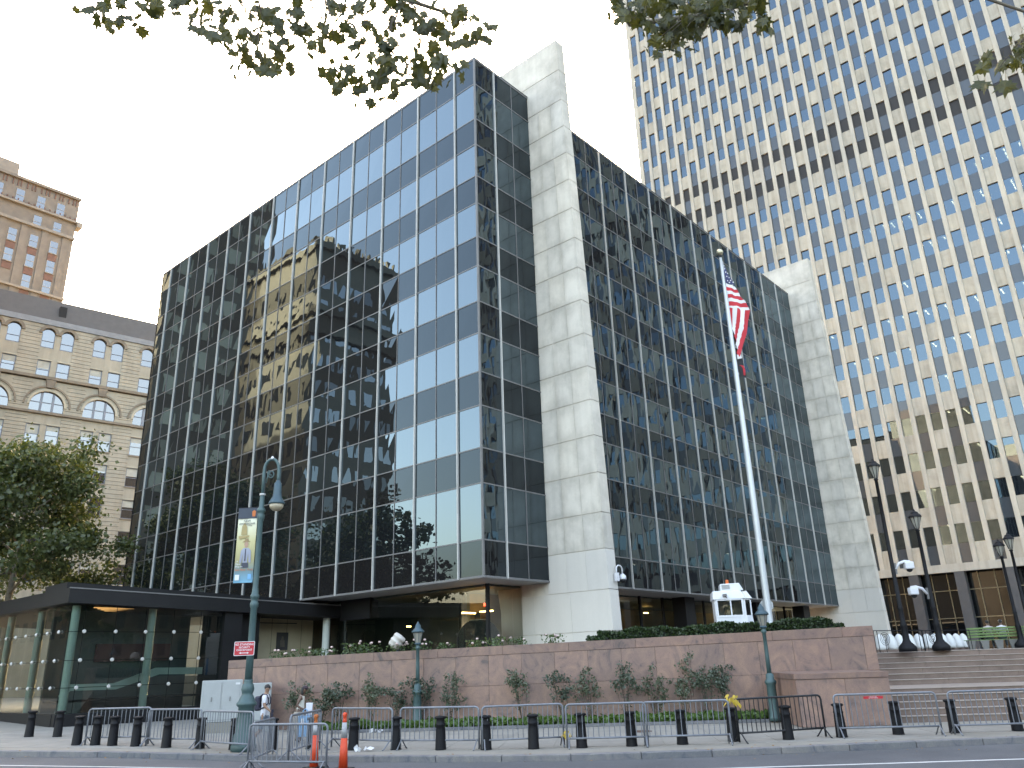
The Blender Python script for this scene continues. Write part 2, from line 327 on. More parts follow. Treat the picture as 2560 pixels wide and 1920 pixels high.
# ------------------------------------------------------------------ glass courthouse
P = 1.524
ROWS = [34.1,32.38,30.07,28.41,26.45,24.8,22.82,21.15,19.18,17.47,15.46,13.76,11.69,10.03,7.46,5.85]
Q0 = 11.77; XE = Q0+20*P
cb = thing('office_building', 'dark glass office building with pale vertical mullions', 'building', (0,0,0))
YE = 24*P
mb = MB(); mb.box(.1,.1,5.95,XE-.1,YE-.1,34.05); mb.build('wall', m_dark, cb)
mb = MB(); mb.box(0.02,.02,5.80,XE,YE,5.95); mb.build('soffit', m_sof, cb)
mb = MB(); mb.box(-.02,-.02,34.1,XE,YE,34.22); mb.build('roof', m_dark, cb)
mb = MB(); mb.box(.6,.6,0,XE,YE,2.14); mb.build('lobby_floor', m_lobfl, cb)
cand = []
for f in range(2):
    cols = [(i*P,(i+1)*P) for i in range(24)] if f == 0 else [(i*P,(i+1)*P) for i in range(3)]+[(Q0+i*P,Q0+(i+1)*P) for i in range(-4,20)]
    for c0,c1 in cols:
        for r in range(15):
            z1,z0 = ROWS[r],ROWS[r+1]; v = r%2 == 1
            cx = (c0+c1)/2; ctr = (0,cx,(z0+z1)/2) if f == 0 else (cx,0,(z0+z1)/2)
            d = Vector(ctr)-CAM; cosn = abs(d.x if f == 0 else d.y)/d.length
            cand.append((pxsize(ctr)**2*(z1-z0)*cosn, f, c0, c1, z0, z1, v))
cand.sort(key=lambda c: -c[0])
def pane_geo(mb, f, c0, c1, z0, z1):
    j = [random.uniform(-.006,.006) for _ in range(4)]; g = .02
    if f == 0: mb.quad((j[0],c1-g,z0+g),(j[1],c0+g,z0+g),(j[2],c0+g,z1-g),(j[3],c1-g,z1-g))
    else: mb.quad((c0+g,j[0],z0+g),(c1-g,j[1],z0+g),(c1-g,j[2],z1-g),(c0+g,j[3],z1-g))
rest = {True: MB(), False: MB()}
for i, (_, f, c0, c1, z0, z1, v) in enumerate(cand):
    if i < 298:
        mb = MB(); pane_geo(mb, f, c0, c1, z0, z1); mb.build('window_pane', m_vis if v else m_spn, cb)
    else: pane_geo(rest[v], f, c0, c1, z0, z1)
stuff(rest[True].build('window_pane', m_vis, cb)); stuff(rest[False].build('window_pane', m_spn, cb))
# mullions
for i in range(25):
    y = i*P
    if i in (0,24): continue
    if i%2: MB().box(-.10,y-.026,5.83,.02,y+.026,34.12).build('mullion', m_alum, cb)
    else: MB().box(-.028,y-.022,5.83,.02,y+.022,34.08).build('glazing_bar', m_alumg, cb)
for x, thick in [(P,1),(2*P,0)]+[(Q0+i*P, i%2==0) for i in range(-3,20)]:
    if thick: MB().box(x-.026,-.10,5.83,x+.026,.02,34.12).build('mullion', m_alum, cb)
    else: MB().box(x-.022,-.028,5.83,x+.022,.02,34.08).build('glazing_bar', m_alumg, cb)
MB().box(-.04,-.04,5.80,.05,.05,34.24).build('corner_mullion', m_alumg, cb)
MB().box(-.03,YE-.05,5.80,.05,YE+.03,34.24).build('corner_mullion', m_dark, cb)
for r,z in enumerate(ROWS):
    h = .03 if 0 < r < 15 else .05
    MB().box(-.022,.05,z-h,.02,YE-.05,z+h).build('transom', m_alumg, cb)
    MB().box(.05,-.022,z-h,3*P,.02,z+h).build('transom', m_alumg, cb)
    MB().box(5.29,-.022,z-h,XE-.01,.02,z+h).build('transom', m_alumg, cb)
# pylons
def pylon(X):
    ftop, fbot, ztop = -2.36, -3.62, 37.05
    fy = lambda z: fbot+(ftop-fbot)*z/ztop
    py = MB().hexa([(X+.03,-3.5,0),(X+.67,-3.5,0),(X+.67,2.4,0),(X+.03,2.4,0),(X+.03,-2.3,37),(X+.67,-2.3,37),(X+.67,9,37),(X+.03,9,37)]).build('pylon', m_conc, cb)
    JZ = [0,2.3,3.45,5.24,7.06,8.75,10.66,12.5,14.33,16.1,17.9,19.8,21.7,23.5,25.35,27.2,28.98,30.8,32.65,34.8,37.05]
    for k,(a,b) in enumerate(zip(JZ,JZ[1:])):
        back = 3.2 if b < 6 else (.1 if b < 34 else 9)
        g = .012; sm = b <= 7.1
        cuts = [None]
        ya, yb = fy(a), fy(b)
        parts = [(0,1)] if b > 34 else [(0,.34),(.34,.67),(.67,1)]
        for u0,u1 in parts:
            y = lambda u,z: fy(z)+(back-fy(z))*u
            gg = g*.5 if u0 == 0 else .002
            me = MB().hexa([(X,y(u0,a)+gg,a+g),(X+.7,y(u0,a)+gg,a+g),(X+.7,y(u1,a)-gg,a+g),(X,y(u1,a)-gg,a+g),(X,y(u0,b)+gg,b-g),(X+.7,y(u0,b)+gg,b-g),(X+.7,y(u1,b)-gg,b-g),(X,y(u1,b)-gg,b-g)]).mesh('concrete_panel', m_concs if sm else m_conc)
            inst('concrete_panel', bevel(me,.006), py)
pylon(3*P+.004); pylon(XE+.004)
# lobby
lg = lambda x0,y0,x1,y1: MB().quad((x0,y0,2.15),(x1,y1,2.15),(x1,y1,5.79),(x0,y0,5.79)).build('lobby_pane', m_clear, cb)
ys = [1.85+k*1.52 for k in range(10)]
for a,b in zip(ys,ys[1:]): lg(2.1,b-.008,2.1,a+.008)
xs = [2.16,3.88,5.6]
for a,b in zip(xs,xs[1:]): lg(a+.008,1.8,b-.008,1.8)
xs = [5.7+k*2.6 for k in range(14)]
for a,b in zip(xs,xs[1:]): lg(a+.02,2.4,b-.02,2.4)
for k,x in enumerate(xs[1:-1]): MB().box(x-.06,2.33,2.14,x+.06,2.47,5.80).build('lobby_mullion', m_blk, cb)
MB().box(2.04,1.72,2.14,2.20,1.86,5.80).build('lobby_post', m_blk, cb)
MB().box(2.02,10.35,4.72,2.6,12.9,5.80).build('lintel', m_blk, cb)
for x in (9.2,20,30,38.4): MB().box(x-.6,1.2,2.14,x+.6,2.1,5.80).build('lobby_column', m_blk, cb)
MB().box(5.9,7.5,2.14,6.1,16,5.79).build('lobby_wall', m_intd, cb)
MB().box(4.4,5.2,2.14,9.5,5.4,5.79).build('lobby_wall', m_int, cb)
MB().box(9.5,9.0,2.14,40,9.2,5.79).build('lobby_wall', m_int, cb)
MB().box(2.2,15.6,2.14,12,15.8,5.79).build('lobby_wall', m_intd, cb)
MB().box(4.7,4.75,2.14,5.3,5.15,4.75).build('lobby_cabinet', m_intd, cb)
for x,y,z,l,a in ((3.1,4.0,4.62,.9,0),(4.9,4.5,4.78,.9,1),(3.6,9,4.25,.25,0),(14,7,5.2,.5,0),(24,7,5.3,.5,0)):
    (MB().box(x-l/2,y-.04,z-.03,x+l/2,y+.04,z+.03) if a == 0 else MB().box(x-.04,y-l/2,z-.03,x+.04,y+l/2,z+.03)).build('light_strip', m_lamp, cb)
MB().lathe([(.07,-.07),(.1,0),(.07,.07)],10,(17.5,5,4.4)).build('lamp_globe', m_lampw, cb)
for x,y,z in ((3.25,3.0,4.95),(16.4,4.2,4.5)): MB().box(x-.12,y-.02,z-.06,x+.12,y+.02,z+.06).build('exit_sign', m_red, cb)
MB().box(2.25,2.5,5.70,41,17,5.78).build('lobby_ceiling', M('lobby_ceiling',(.16,.19,.175),.6), cb); MB().box(2.25,1.9,5.70,5.6,2.5,5.78).build('lobby_ceiling', bpy.data.materials['lobby_ceiling'], cb)
ds = thing('disc_sculpture', 'large dark round disc standing inside the corner lobby', 'sculpture', (2.95,3.2,2.14), math.radians(-40))
mb = MB(); prof = [(1.05*math.cos(q*math.pi/16), 1.12+1.05*math.sin(q*math.pi/16)) for q in range(32)]
mb.slab(prof,-.12,.12); bevel(mb.mesh('x',m_blk)); mb.build('disc', m_blk, ds); MB().box(-.5,-.25,0,.5,.25,.14).build('base', m_blk, ds)
# ------------------------------------------------------------------ entrance pavilion
XP, YP = -11.95, 13.2
pv = thing('entrance_pavilion', 'low black roofed glass entrance pavilion beside the granite wall', 'pavilion', (XP,YP,0))
zr = lambda x: 5.88-.0235*x      # the roof edge falls slightly to the right
RX, RY = 14.0, 17.5
mb = MB(); mb.hexa([(-.25,-.3,zr(0)-.62),(RX,-.3,zr(RX)-.66),(RX,3.1,zr(RX)-.66),(-.25,3.1,zr(0)-.62),(-.25,-.3,zr(0)),(RX,-.3,zr(RX)),(RX,3.1,zr(RX)),(-.25,3.1,zr(0))])
mb.hexa([(-.25,3.1,zr(0)-.62),(7.6,3.1,zr(7.6)-.66),(7.6,RY,zr(7.6)-.66),(-.25,RY,zr(0)-.62),(-.25,3.1,zr(0)),(7.6,3.1,zr(7.6)),(7.6,RY,zr(7.6)),(-.25,RY,zr(0))])
mb.build('roof', m_blk, pv)
MB().hexa([(-.27,-.33,zr(0)-.03),(RX,-.33,zr(RX)-.03),(RX,-.28,zr(RX)-.03),(-.27,-.28,zr(0)-.03),(-.27,-.33,zr(0)+.02),(RX,-.33,zr(RX)+.02),(RX,-.28,zr(RX)+.02),(-.27,-.28,zr(0)+.02)]).build('roof_flashing', m_alumg, pv)
mb = MB(); mb.hexa([(-.1,.5,zr(0)+.0),(11.8,.5,zr(11.8)),(11.8,3,zr(11.8)),(-.1,3,zr(0)),(-.1,.5,zr(0)+.30),(11.8,.5,zr(11.8)+.26),(11.8,3,zr(11.8)+.26),(-.1,3,zr(0)+.3)]); mb.build('roof_upstand', m_blk, pv)
MB().box(0,-.02,0,7.3,.3,.80).build('plinth', m_blk, pv); MB().box(-.02,.3,0,.3,RY,.80).build('plinth', m_blk, pv)
MB().box(7.2,-.06,0,8.15,.6,5.25).build('pier', m_blk, pv)
ztop = 5.2
gx = [0.05,.72,2.06,3.4,4.74,6.08,7.2]; gzv = [.8,1.82,2.92,4.1,ztop]
for a,b in zip(gx,gx[1:]):
    for c,d in zip(gzv,gzv[1:]): MB().quad((a+.006,.12,c+.006),(b-.006,.12,c+.006),(b-.006,.12,d-.006),(a+.006,.12,d-.006)).build('glass_pane', m_pav, pv)
gy = [.12,.9,2.2,3.5,4.8,6.1,7.4,8.7,10,12,14,17]
for a,b in zip(gy,gy[1:]):
    for c,d in zip(gzv,gzv[1:]): MB().quad((.05,b-.006,c+.006),(.05,a+.006,c+.006),(.05,a+.006,d-.006),(.05,b-.006,d-.006)).build('glass_pane', m_pav, pv)
sp = MB().lathe([(.02,-.07),(.075,-.03),(.085,0),(.06,.03)],10).mesh('glass_fitting', m_alum)
for x in gx[1:-1]:
    for z in gzv[1:-1]:
        o = inst('glass_fitting', sp, pv, (x,.07,z)); o.rotation_euler = (math.pi/2,0,0)
for y in gy[1:9]:
    for z in gzv[1:-1]:
        o = inst('glass_fitting', sp, pv, (0,y,z)); o.rotation_euler = (0,math.pi/2,0)
for x in gx[1:-1]: MB().tube([(x,.2,.8),(x,.2,ztop)],.014,6).build('cable', m_dark, pv)
for z in gzv[1:-1]:
    MB().tube([(.1,.2,z),(7.2,.2,z)],.014,6).build('cable', m_dark, pv)
    MB().tube([(.13,.2,z),(.13,10,z)],.014,6).build('cable', m_dark, pv)
for x,y in ((.45,.55),(3.85,.55),(.45,4.5),(.45,8.5),(.45,12.5)): MB().lathe([(.17,.3),(.17,5.2)],14,(x,y,0)).build('column', m_teal, pv)
MB().lathe([(.2,.3),(.2,4.92)],14,(13.5,.3,0)).build('column', M('pale_column', (.62,.68,.63), .6), pv)
MB().box(.3,.3,.2,7.3,RY,.3).build('floor', m_lobfl, pv)
MB().box(9.55,2.3,0,14.02,2.5,5.24).build('back_wall', m_beige, pv)
MB().box(7.4,.6,0,9.55,2.5,5.24).build('side_wall', m_blk, pv)
for x in (10.4,11.35,12.3,13.25): MB().box(x-.008,2.292,2.2,x+.008,2.3,5.2).build('wall_joint', m_intd, pv)
MB().box(9.56,2.24,4.7,12.9,2.296,4.74).build('picture_rail', m_blk, pv)
RMP = [(.6,1.5),(1.0,1.95),(2.9,1.93),(4.75,2.55),(7.1,2.52),(7.1,2.2),(4.95,2.25),(3.0,1.66),(1.05,1.68),(.7,1.3)]
MB().slab(RMP,1.5,1.56).build('ramp_parapet', m_teal, pv)
MB().slab([(.7,1.3),(1.05,1.68),(2.1,1.67),(1.2,.32),(.5,.32)],1.6,1.75).build('ramp_wall', M('grey_panel',(.16,.17,.17)), pv)
MB().box(.6,1.6,1.2,7.2,3.2,1.3).build('ramp_deck', m_dark, pv); MB().box(.6,3.4,.3,7.2,3.6,5.2).build('inner_wall', M('inner_grey',(.07,.085,.09)), pv)
MB().box(2.6,3.25,2.9,6.2,3.39,3.7).build('inner_panel', M('dark_red_panel',(.09,.02,.025)), pv)
for k,(x0,x1,y) in enumerate(((1.4,3.2,1.1),(1.8,4.6,1.7),(2.2,5.4,2.3),(2.6,6.0,2.9))): MB().box(x0,y,5.17,x1,y+.05,5.195).build('ceiling_light', emit('warm_strip%d'%k,(1,.55,.25),.12), pv)
pt = tag(MB().box(-.36,-.03,-.46,.36,0,.46).build('portrait', [M('dark_bronze',(.05,.05,.05),.5)], None, (.07,15.47,3.77)), 'dark framed rectangular plaque on the beige wall', 'plaque')
MB().slab([(-.1,-.3),(.16,-.3),(.14,.02),(.06,.1),(.07,.24),(-.05,.26),(-.07,.1),(-.14,.02)],-.045,-.03).build('figure', M('bronze_relief',(.12,.11,.09),.5), pt)
sl = tag(MB().lathe([(.55,0),(.55,.04),(.47,.05),(.45,.03),(.1,.03)],24).build('wall_seal', m_dark, None, (-1.9,15.49,3.85)), 'large round metal seal on the beige wall behind the lamp post', 'emblem')
sl.data.materials[0] = M('dull_bronze',(.22,.17,.09),.5,.5); sl.rotation_euler = (math.pi/2,0,0)
# utility cabinets
cbm = M('cabinet_grey', (.40,.42,.41), .6, var=.06, fine=.04)
uc = thing('utility_cabinet', 'tall grey two door utility cabinet beside the pavilion', 'cabinet', (-9.75,5.45,.1), math.radians(-30))
inst('body', bevel(MB().box(0,0,.38,1.45,.7,1.85).mesh('body',cbm),.015), uc); MB().box(-.06,-.06,0,1.51,.74,.37).build('concrete_base', m_walk, uc)
for k in range(2):
    d = inst('door', bevel(MB().box(.08+k*.66,-.02,.46,.70+k*.66,.0,1.78).mesh('door',cbm),.006), uc)
    MB().box(.36+k*.66,-.05,1.1,.39+k*.66,-.02,1.26).build('handle', m_alumg, d)
MB().box(1.20,-.026,1.68,1.36,-.021,1.75).build('label_plate', M('white_plate',(.7,.7,.7)), uc)
uc2 = thing('utility_cabinet', 'smaller grey utility cabinet behind the lamp post', 'cabinet', (-8.25,4.5,.08), math.radians(-30))
inst('body', bevel(MB().box(0,0,0,.75,.6,1.72).mesh('body',cbm),.015), uc2); MB().box(.06,-.02,.4,.69,0,1.62).build('door', cbm, uc2)
# ------------------------------------------------------------------ tall office tower
XT = 72.0; CP = 1.61; CY0 = 6.38; FZ0 = 15.2; FH = 4.26; WH = 2.08; NF = 31
m_tc = concrete('tower_concrete', (.58,.515,.425), .85, 1.1, .25, .6); m_tp = concrete('tower_panel_concrete', (.53,.465,.375), .78, 1.1, .6, .7)
m_tw = glassR('tower_window_glass', 2.0, (.008,.010,.013), wav=.0014, wscale=.6, trans=.10, tint=(.58,.82,1.0)); m_ts = glassR('tower_spandrel_glass', 1.5, (.045,.054,.062), wav=.001, wscale=.8)
m_louv = M('louvre_brown', (.025,.021,.019), .7); m_rev = M('dark_reveal', (.012,.012,.012), .8)
tw = thing('office_tower', 'tall pale concrete tower with checkerboard windows behind the plaza', 'tower', (XT,0,0))
WW = 1.10; J0, J1 = -15, 60
yl = lambda j: CY0-CP*j          # left edge of a window column (greater Y)
YT1 = yl(J0)+.75; YT0 = yl(J1)-WW-.6; ZT = FZ0+FH*NF+4
mb = MB(); mb.box(5.0,YT0,10.2,45,YT1,ZT); mb.build('wall', m_rev, tw)
mb = MB(); mb.box(.02,yl(J0)+.02,10.2,5.0,YT1,ZT); mb.box(5,YT1,10.2,45,YT1+.05,ZT); mb.box(.02,YT0,10.2,5.0,YT0+.6,ZT); mb.build('corner_wall', m_tc, tw)
for j in range(J0, J1+1): MB().box(-.12,yl(j)-CP+.0,11.0,.5,yl(j)-WW,ZT).build('pier', m_tc, tw)
MB().box(-.14,YT0,10.15,.6,YT1,11.0).build('base_band', m_tc, tw)
mb = MB()
for k in range(NF+1): mb.box(.55,YT0+.6,FZ0+FH*k+.02,5.0,yl(J0),FZ0+FH*k+.25)
stuff(mb.build('ceiling_slab', M('ceiling_grey',(.3,.3,.28)), tw))
items = {'w': [], 's': [], 'c': []}
for j in range(J0, J1+1):
    for k in range(NF):
        z1 = FZ0+FH*k; z0 = z1-WH; y1 = yl(j); y0 = y1-WW; zb = z1-FH if k else 11.0
        px = pxsize((XT,(y0+y1)/2,z1-1))
        items['w'].append((px,j,k,y0,y1,z0,z1)); items['s' if (j+k)%2 == 0 else 'c'].append((px,j,k,y0,y1,zb,z0))
shared = {}
for key,nm,mat,x0,x1 in (('w','window',m_tw,.16,.2),('s','spandrel_panel',m_ts,.14,.2),('c','concrete_panel',m_tp,-.04,.3)):
    L = sorted(items[key], key=lambda q: -q[0]); rst = MB(); rl = MB()
    for i,(px,j,k,y0,y1,z0,z1) in enumerate(L):
        lou = key == 'w' and k in (12,13)
        if i < 290:
            h = round(z1-z0,3); kk = (key,h,lou)
            if kk not in shared: shared[kk] = MB().box(x0,.012,.012,x1,y1-y0-.012,h-.012).mesh(nm, m_louv if lou else mat)
            o = inst('louvre' if lou else nm, shared[kk], tw, (0,y0,z0))
            if not lou and key == 'w': o.rotation_euler = (0,random.uniform(-.004,.004),random.uniform(-.004,.004))
        else: (rl if lou else rst).box(x0,y0+.012,z0+.012,x1,y1-.012,z1-.012)
    stuff(rst.build(nm, mat, tw))
    if rl.v: stuff(rl.build('louvre', m_louv, tw))
mb = MB()     # office ceiling lights behind some windows
for px,j,k,y0,y1,z0,z1 in items['w']:
    if k in (12,13) or px <= 0: continue
    p = .55 if (k in (5,6,9,10,11) or (k > 15 and j < 12)) else .18
    if random.random() < p:
        y = y0+random.choice((.18,.3,.85)); n = random.choice((1,2,2,3))
        for q in range(n): mb.box(.7+q*1.0,y,z1-.06,1.35+q*1.0,y+.14,z1-.02)
stuff(mb.build('office_light', emit('office_light',(1,.97,.9),12), tw))
for k in range(16):   # ground floor
    y = 1.95-4.67*(k-6)
    MB().box(-.1,y-.55,2.15,.9,y+.45,10.15).build('column', M('tower_dark_column',(.07,.07,.075),.5) if k == 0 else bpy.data.materials['tower_dark_column'], tw)
for k in range(-10,8):
    for q in (0,1.6):
        MB().box(1.4,1.95+4.67*k-1.5-q-.04,2.15,1.5,1.95+4.67*k-1.5-q+.04,10.15).build('lobby_mullion', M('gold_mullion',(.30,.26,.18),.4,.5) if 'gold_mullion' not in bpy.data.materials else bpy.data.materials['gold_mullion'], tw)
for z in (5.4,8.3): MB().box(1.38,YT0,z-.04,1.52,YT1,z+.04).build('lobby_transom', bpy.data.materials['gold_mullion'], tw)
MB().box(1.6,YT0,2.15,1.65,YT1,10.15).build('lobby_glass', glassR('tower_lobby_glass',1.5,(.006,.007,.008)), tw)
# ------------------------------------------------------------------ stone building with arches, far left
m_lime = concrete('limestone', (.50,.44,.345), .85, 1.1, .5, .4); m_limel = concrete('limestone_light', (.54,.48,.375), .9, 1.08, .5, .3); m_limed = concrete('limestone_dark', (.29,.235,.18), .8, 1.15, .8, .3)
m_mans = M('slate_mansard', (.09,.08,.07), .7, var=.12); m_frm = M('window_frame_blue', (.22,.24,.28), .5); m_zinc = M('zinc', (.25,.24,.235), .5, .3)
m_ow = glassR('sash_glass', 2.3, (.02,.022,.025), wav=.002, wscale=.9); m_blind = M('window_blind', (.55,.52,.44), .8)
ob = thing('stone_building', 'pale limestone building with arched windows and grey mansard at left', 'building', (-20,80,0), math.radians(-9))
XA, XB = 14.0, 66.0; BC = [31.05+5.75*k for k in range(-2,7)]
ROWZ = [(14.9,2.4),(18.85,2.3),(22.7,2.3),(26.72,2.38),(30.65,2.32),(38.62,2.25)]
# wall: solid behind, stone courses proud with window openings
MB().box(XA,.28,0,XB,22,43.3).build('wall', m_lime, ob)
mbp = MB()
def opening_cols(): return [(c-1.05-.72,c-1.05+.72) for c in BC]+[(c+1.05-.72,c+1.05+.72) for c in BC]
oc = sorted(opening_cols())
zs = [0,10.8]+sum([[a-h,a] for a,h in ROWZ[:5]],[])+[32.1]
def course(x0,x1,z0,z1,y0=0.0):
    n = max(1,round((z1-z0)/.48)); h = (z1-z0)/n
    for k in range(n): mbp.box(x0,y0,z0+k*h+.02,x1,.3,z0+(k+1)*h-.02)
for z0,z1 in [(10.8,ROWZ[0][0]-ROWZ[0][1])]+[(ROWZ[i][0],ROWZ[i+1][0]-ROWZ[i+1][1]) for i in range(4)]+[(30.65,31.9)]: 
    for c in BC: mbp.box(c-1.77,.06,z0+.02,c+1.77,.3,z1-.02)
    for c in [BC[0]-5.75]+BC: course(c+1.77,c+5.75-1.77,z0,z1)
for a,h in ROWZ[:5]:
    for c in [BC[0]-5.75]+BC: course(c+1.77,c+5.75-1.77,a-h,a)
    for c in BC: mbp.box(c-.33,.05,a-h,c+.33,.3,a)
# arch zone 32.1..36.4: spandrels around arches
def arch_zone(c):
    n = 14; R = 1.82; zc = 32.95
    pts = [(c+R*math.cos(math.pi*q/n), zc+R*math.sin(math.pi*q/n)) for q in range(n+1)]
    for (xa,za),(xb,zb) in zip(pts,pts[1:]): mbp.hexa([(xb,.0,zb),(xa,.0,za),(xa,.3,za),(xb,.3,zb),(xb,0,36.1),(xa,0,36.1),(xa,.3,36.1),(xb,.3,36.1)])
    for k in range(8): mbp.box(c+R,.0,32.2+k*.49+.02,c+5.75-R,.3,32.2+(k+1)*.49-.02)
for c in BC: arch_zone(c)
for k in range(8): mbp.box(XA,.0,32.2+k*.49+.02,BC[0]-1.82,.3,32.2+(k+1)*.49-.02)
# upper storeys 36.6..43.4
for c in [BC[0]-5.75]+BC: course(c+1.77,c+5.75-1.77,36.6,43.2)
for c in BC:
    mbp.box(c-.33,.05,36.6,c+.33,.3,43.2); mbp.box(c-1.77,.06,38.62,c+1.77,.3,40.25)
    for dx in (-1.05,1.05):
        n = 10; R = .74; zc = 42.05
        pts = [(c+dx+R*math.cos(math.pi*q/n), zc+R*math.sin(math.pi*q/n)) for q in range(n+1)]
        for (xa,za),(xb,zb) in zip(pts,pts[1:]): mbp.hexa([(xb,.05,zb),(xa,.05,za),(xa,.3,za),(xb,.3,zb),(xb,.05,43.2),(xa,.05,43.2),(xa,.3,43.2),(xb,.3,43.2)])
stuff(mbp.build('stone_course', m_lime, ob))
for z,h,d in ((36.4,.35,.35),(32.05,.28,.3),(10.6,.5,.4)): MB().box(XA,-d,z-h/2,XB,.29,z+h/2).build('belt_course', m_limed if z > 20 else m_limel, ob)
for c in BC:
    for zc,R,w0,nm in ((32.95,1.82,.28,'arch_moulding'),(32.95,2.35,.2,'arch_moulding')):
        mb = MB(); n = 20
        for q in range(n):
            a0,a1 = math.pi*q/n, math.pi*(q+1)/n; ra,rb = R,R+w0
            P4 = [(c+r*math.cos(a_),zc+r*math.sin(a_)) for r,a_ in ((ra,a0),(rb,a0),(rb,a1),(ra,a1))]
            mb.add([(x,-.14,z) for x,z in P4]+[(x,.02,z) for x,z in P4],[(0,3,2,1),(0,1,5,4),(1,2,6,5),(2,3,7,6),(3,0,4,7)])
        mb.build(nm, m_limel if R < 2 else m_limed, ob)
    MB().slab([(c-.35,35.2),(c+.35,35.2),(c+.55,36.2),(c-.55,36.2)],-.3,-.02).build('keystone', m_limed, ob)
    for dx in (-1.05,1.05):
        mb = MB(); n = 12; R = .74; zc = 42.05
        for q in range(n):
            a0,a1 = math.pi*q/n, math.pi*(q+1)/n
            P4 = [(c+dx+r*math.cos(a_),zc+r*math.sin(a_)) for r,a_ in ((R,a0),(R+.36,a0),(R+.36,a1),(R,a1))]
            mb.add([(x,-.16,z) for x,z in P4]+[(x,.06,z) for x,z in P4],[(0,3,2,1),(0,1,5,4),(1,2,6,5),(2,3,7,6),(3,0,4,7)])
        mb.build('arch_moulding', m_limed, ob)
def sash(x,z0,z1,w=1.42,arch=False):
    f = MB(); h = z1-z0; t = .09
    f.box(x-w/2,.14,z0,x-w/2+t,.24,z1); f.box(x+w/2-t,.14,z0,x+w/2,.24,z1); f.box(x-w/2+t,.14,z0,x+w/2-t,.24,z0+t)
    f.box(x-w/2+t,.13,z0+h*.48-.03,x+w/2-t,.22,z0+h*.48+.03)
    if not arch: f.box(x-w/2+t,.14,z1-t,x+w/2-t,.24,z1)
    o = f.build('window', m_frm, ob)
    g = MB()
    if arch:
        n = 10; R = w/2; zc = z1
        pts = [(x+R*math.cos(math.pi*q/n), zc+R*math.sin(math.pi*q/n)) for q in range(n+1)]
        g.slab([(x+R,z0)]+pts[:]+[(x-R,z0)],.2,.22)
    else: g.box(x-w/2+t,.2,z0+t,x+w/2-t,.22,z1-t)
    g.build('pane', m_ow, o)
    if not arch and random.random() < .55: MB().box(x-w/2+t,.185,z1-t-h*random.uniform(.2,.5),x+w/2-t,.195,z1-t).build('blind', m_blind, o)
    if not arch: MB().box(x-w/2-.08,-.06,z0-.16,x+w/2+.08,.2,z0).build('sill', m_limed if z0 > 20 else m_limel, o); MB().box(x-w/2-.05,-.03,z1,x+w/2+.05,.12,z1+.2).build('lintel', m_limel, o)
for c in BC:
    for dx in (-1.05,1.05):
        for a,h in ROWZ: sash(c+dx,a-h,a)
        sash(c+dx,40.3,42.05,1.46,True)
    R = 1.8; n = 18; zc = 32.95
    o = MB().add([],[]).box(c-.75,.1,32.2,c-.5,.22,34.55).box(c+.5,.1,32.2,c+.75,.22,34.55).box(c-1.8,.1,32.2,c+1.8,.22,32.35).box(c-1.75,.12,33.35,c+1.75,.2,33.43).build('window', m_frm, ob)
    MB().slab([(c+R,32.2)]+[(c+R*math.cos(math.pi*q/n), zc+R*math.sin(math.pi*q/n)) for q in range(n+1)]+[(c-R,32.2)],.2,.23).build('pane', m_ow, o)
MB().hexa([(XA,.1,43.9),(XB,.1,43.9),(XB,20,43.9),(XA,20,43.9),(XA,1.6,47.2),(XB,1.6,47.2),(XB,20,47.2),(XA,20,47.2)]).build('mansard_roof', m_mans, ob)
MB().box(XA,-.15,43.2,XB,1.0,43.9).build('gutter', m_zinc, ob); MB().box(25.0,.5,44.6,25.8,1.6,46.2).build('roof_hatch', m_rev, ob)
# ------------------------------------------------------------------ brown brick tower behind it
m_brk = M('brown_brick', (.235,.20,.165), .85, var=.18, scale=.6, fine=.12); m_brkr = M('red_brown_brick', (.19,.10,.075), .85, var=.15, fine=.1); m_tan = M('terracotta', (.30,.26,.215), .8, var=.1)
bt = thing('brick_tower', 'brown brick tower with patterned cornice rising at the far left', 'building', (16.6,115,0))
MB().box(-60,.2,0,0,30,84.5).build('wall', m_brk, bt)
MB().box(-40,.6,84.5,-10.2,18,87.2).build('penthouse', m_tan, bt)
BCx = [-2.9,-6.1,-9.4,-12.7,-16,-19.3,-22.6,-26]; bz = [82.2,78.35,74.55,70.75,66.9,63.1,59.3]
for i,x in enumerate(BCx):
    for k,z in enumerate(bz):
        if (i == 2 and k in (1,4)): continue
        o = MB().box(x-.7,.12,z-2.3,x-.62,.2,z).box(x+.62,.12,z-2.3,x+.7,.2,z).box(x-.62,.12,z-1.2,x+.62,.2,z-1.12).box(x-.75,-.02,z-2.45,x+.75,.22,z-2.3).build('window', m_tan, bt)
        MB().box(x-.62,.15,z-2.3,x+.62,.19,z).build('pane', m_ow, o)
        if k >= 2 and z > 62: MB().box(x-.7,.1,z-3.75,x+.7,.2,z-2.5).build('spandrel', m_brkr, bt)
for x in [-1.3+-3.27*k for k in range(9)]: MB().box(x-.5,.05,58,x+.5,.2,76).build('pilaster', m_brk, bt)
for z,h,d in ((84.3,.5,.25),(79.5,.35,.35),(76.2,.5,.3),(64.3,.4,.25),(62.6,.4,.3)): MB().box(-60,-d,z-h/2,.1,.19,z+h/2).build('cornice', m_tan if z < 84 else m_brk, bt)
for k in range(60):
    x = -.3-k*.42
    MB().box(x-.12,.08,79.75,x+.08,.2,80.05).build('ornament_brick', m_brkr, bt) if k%2 else MB().box(x-.12,.08,80.1,x+.08,.2,80.4).build('ornament_brick', m_brkr, bt)
for k in range(36):
    x = -.3-k*.75-(.25 if k%3 == 0 else 0); MB().box(x-.08,.06,82.8,x+.08,.2,84.0).build('brick_strip', m_brkr, bt)
MB().box(0,-.5,78.6,.9,1.5,79.6).build('cornice_return', m_tan, bt)
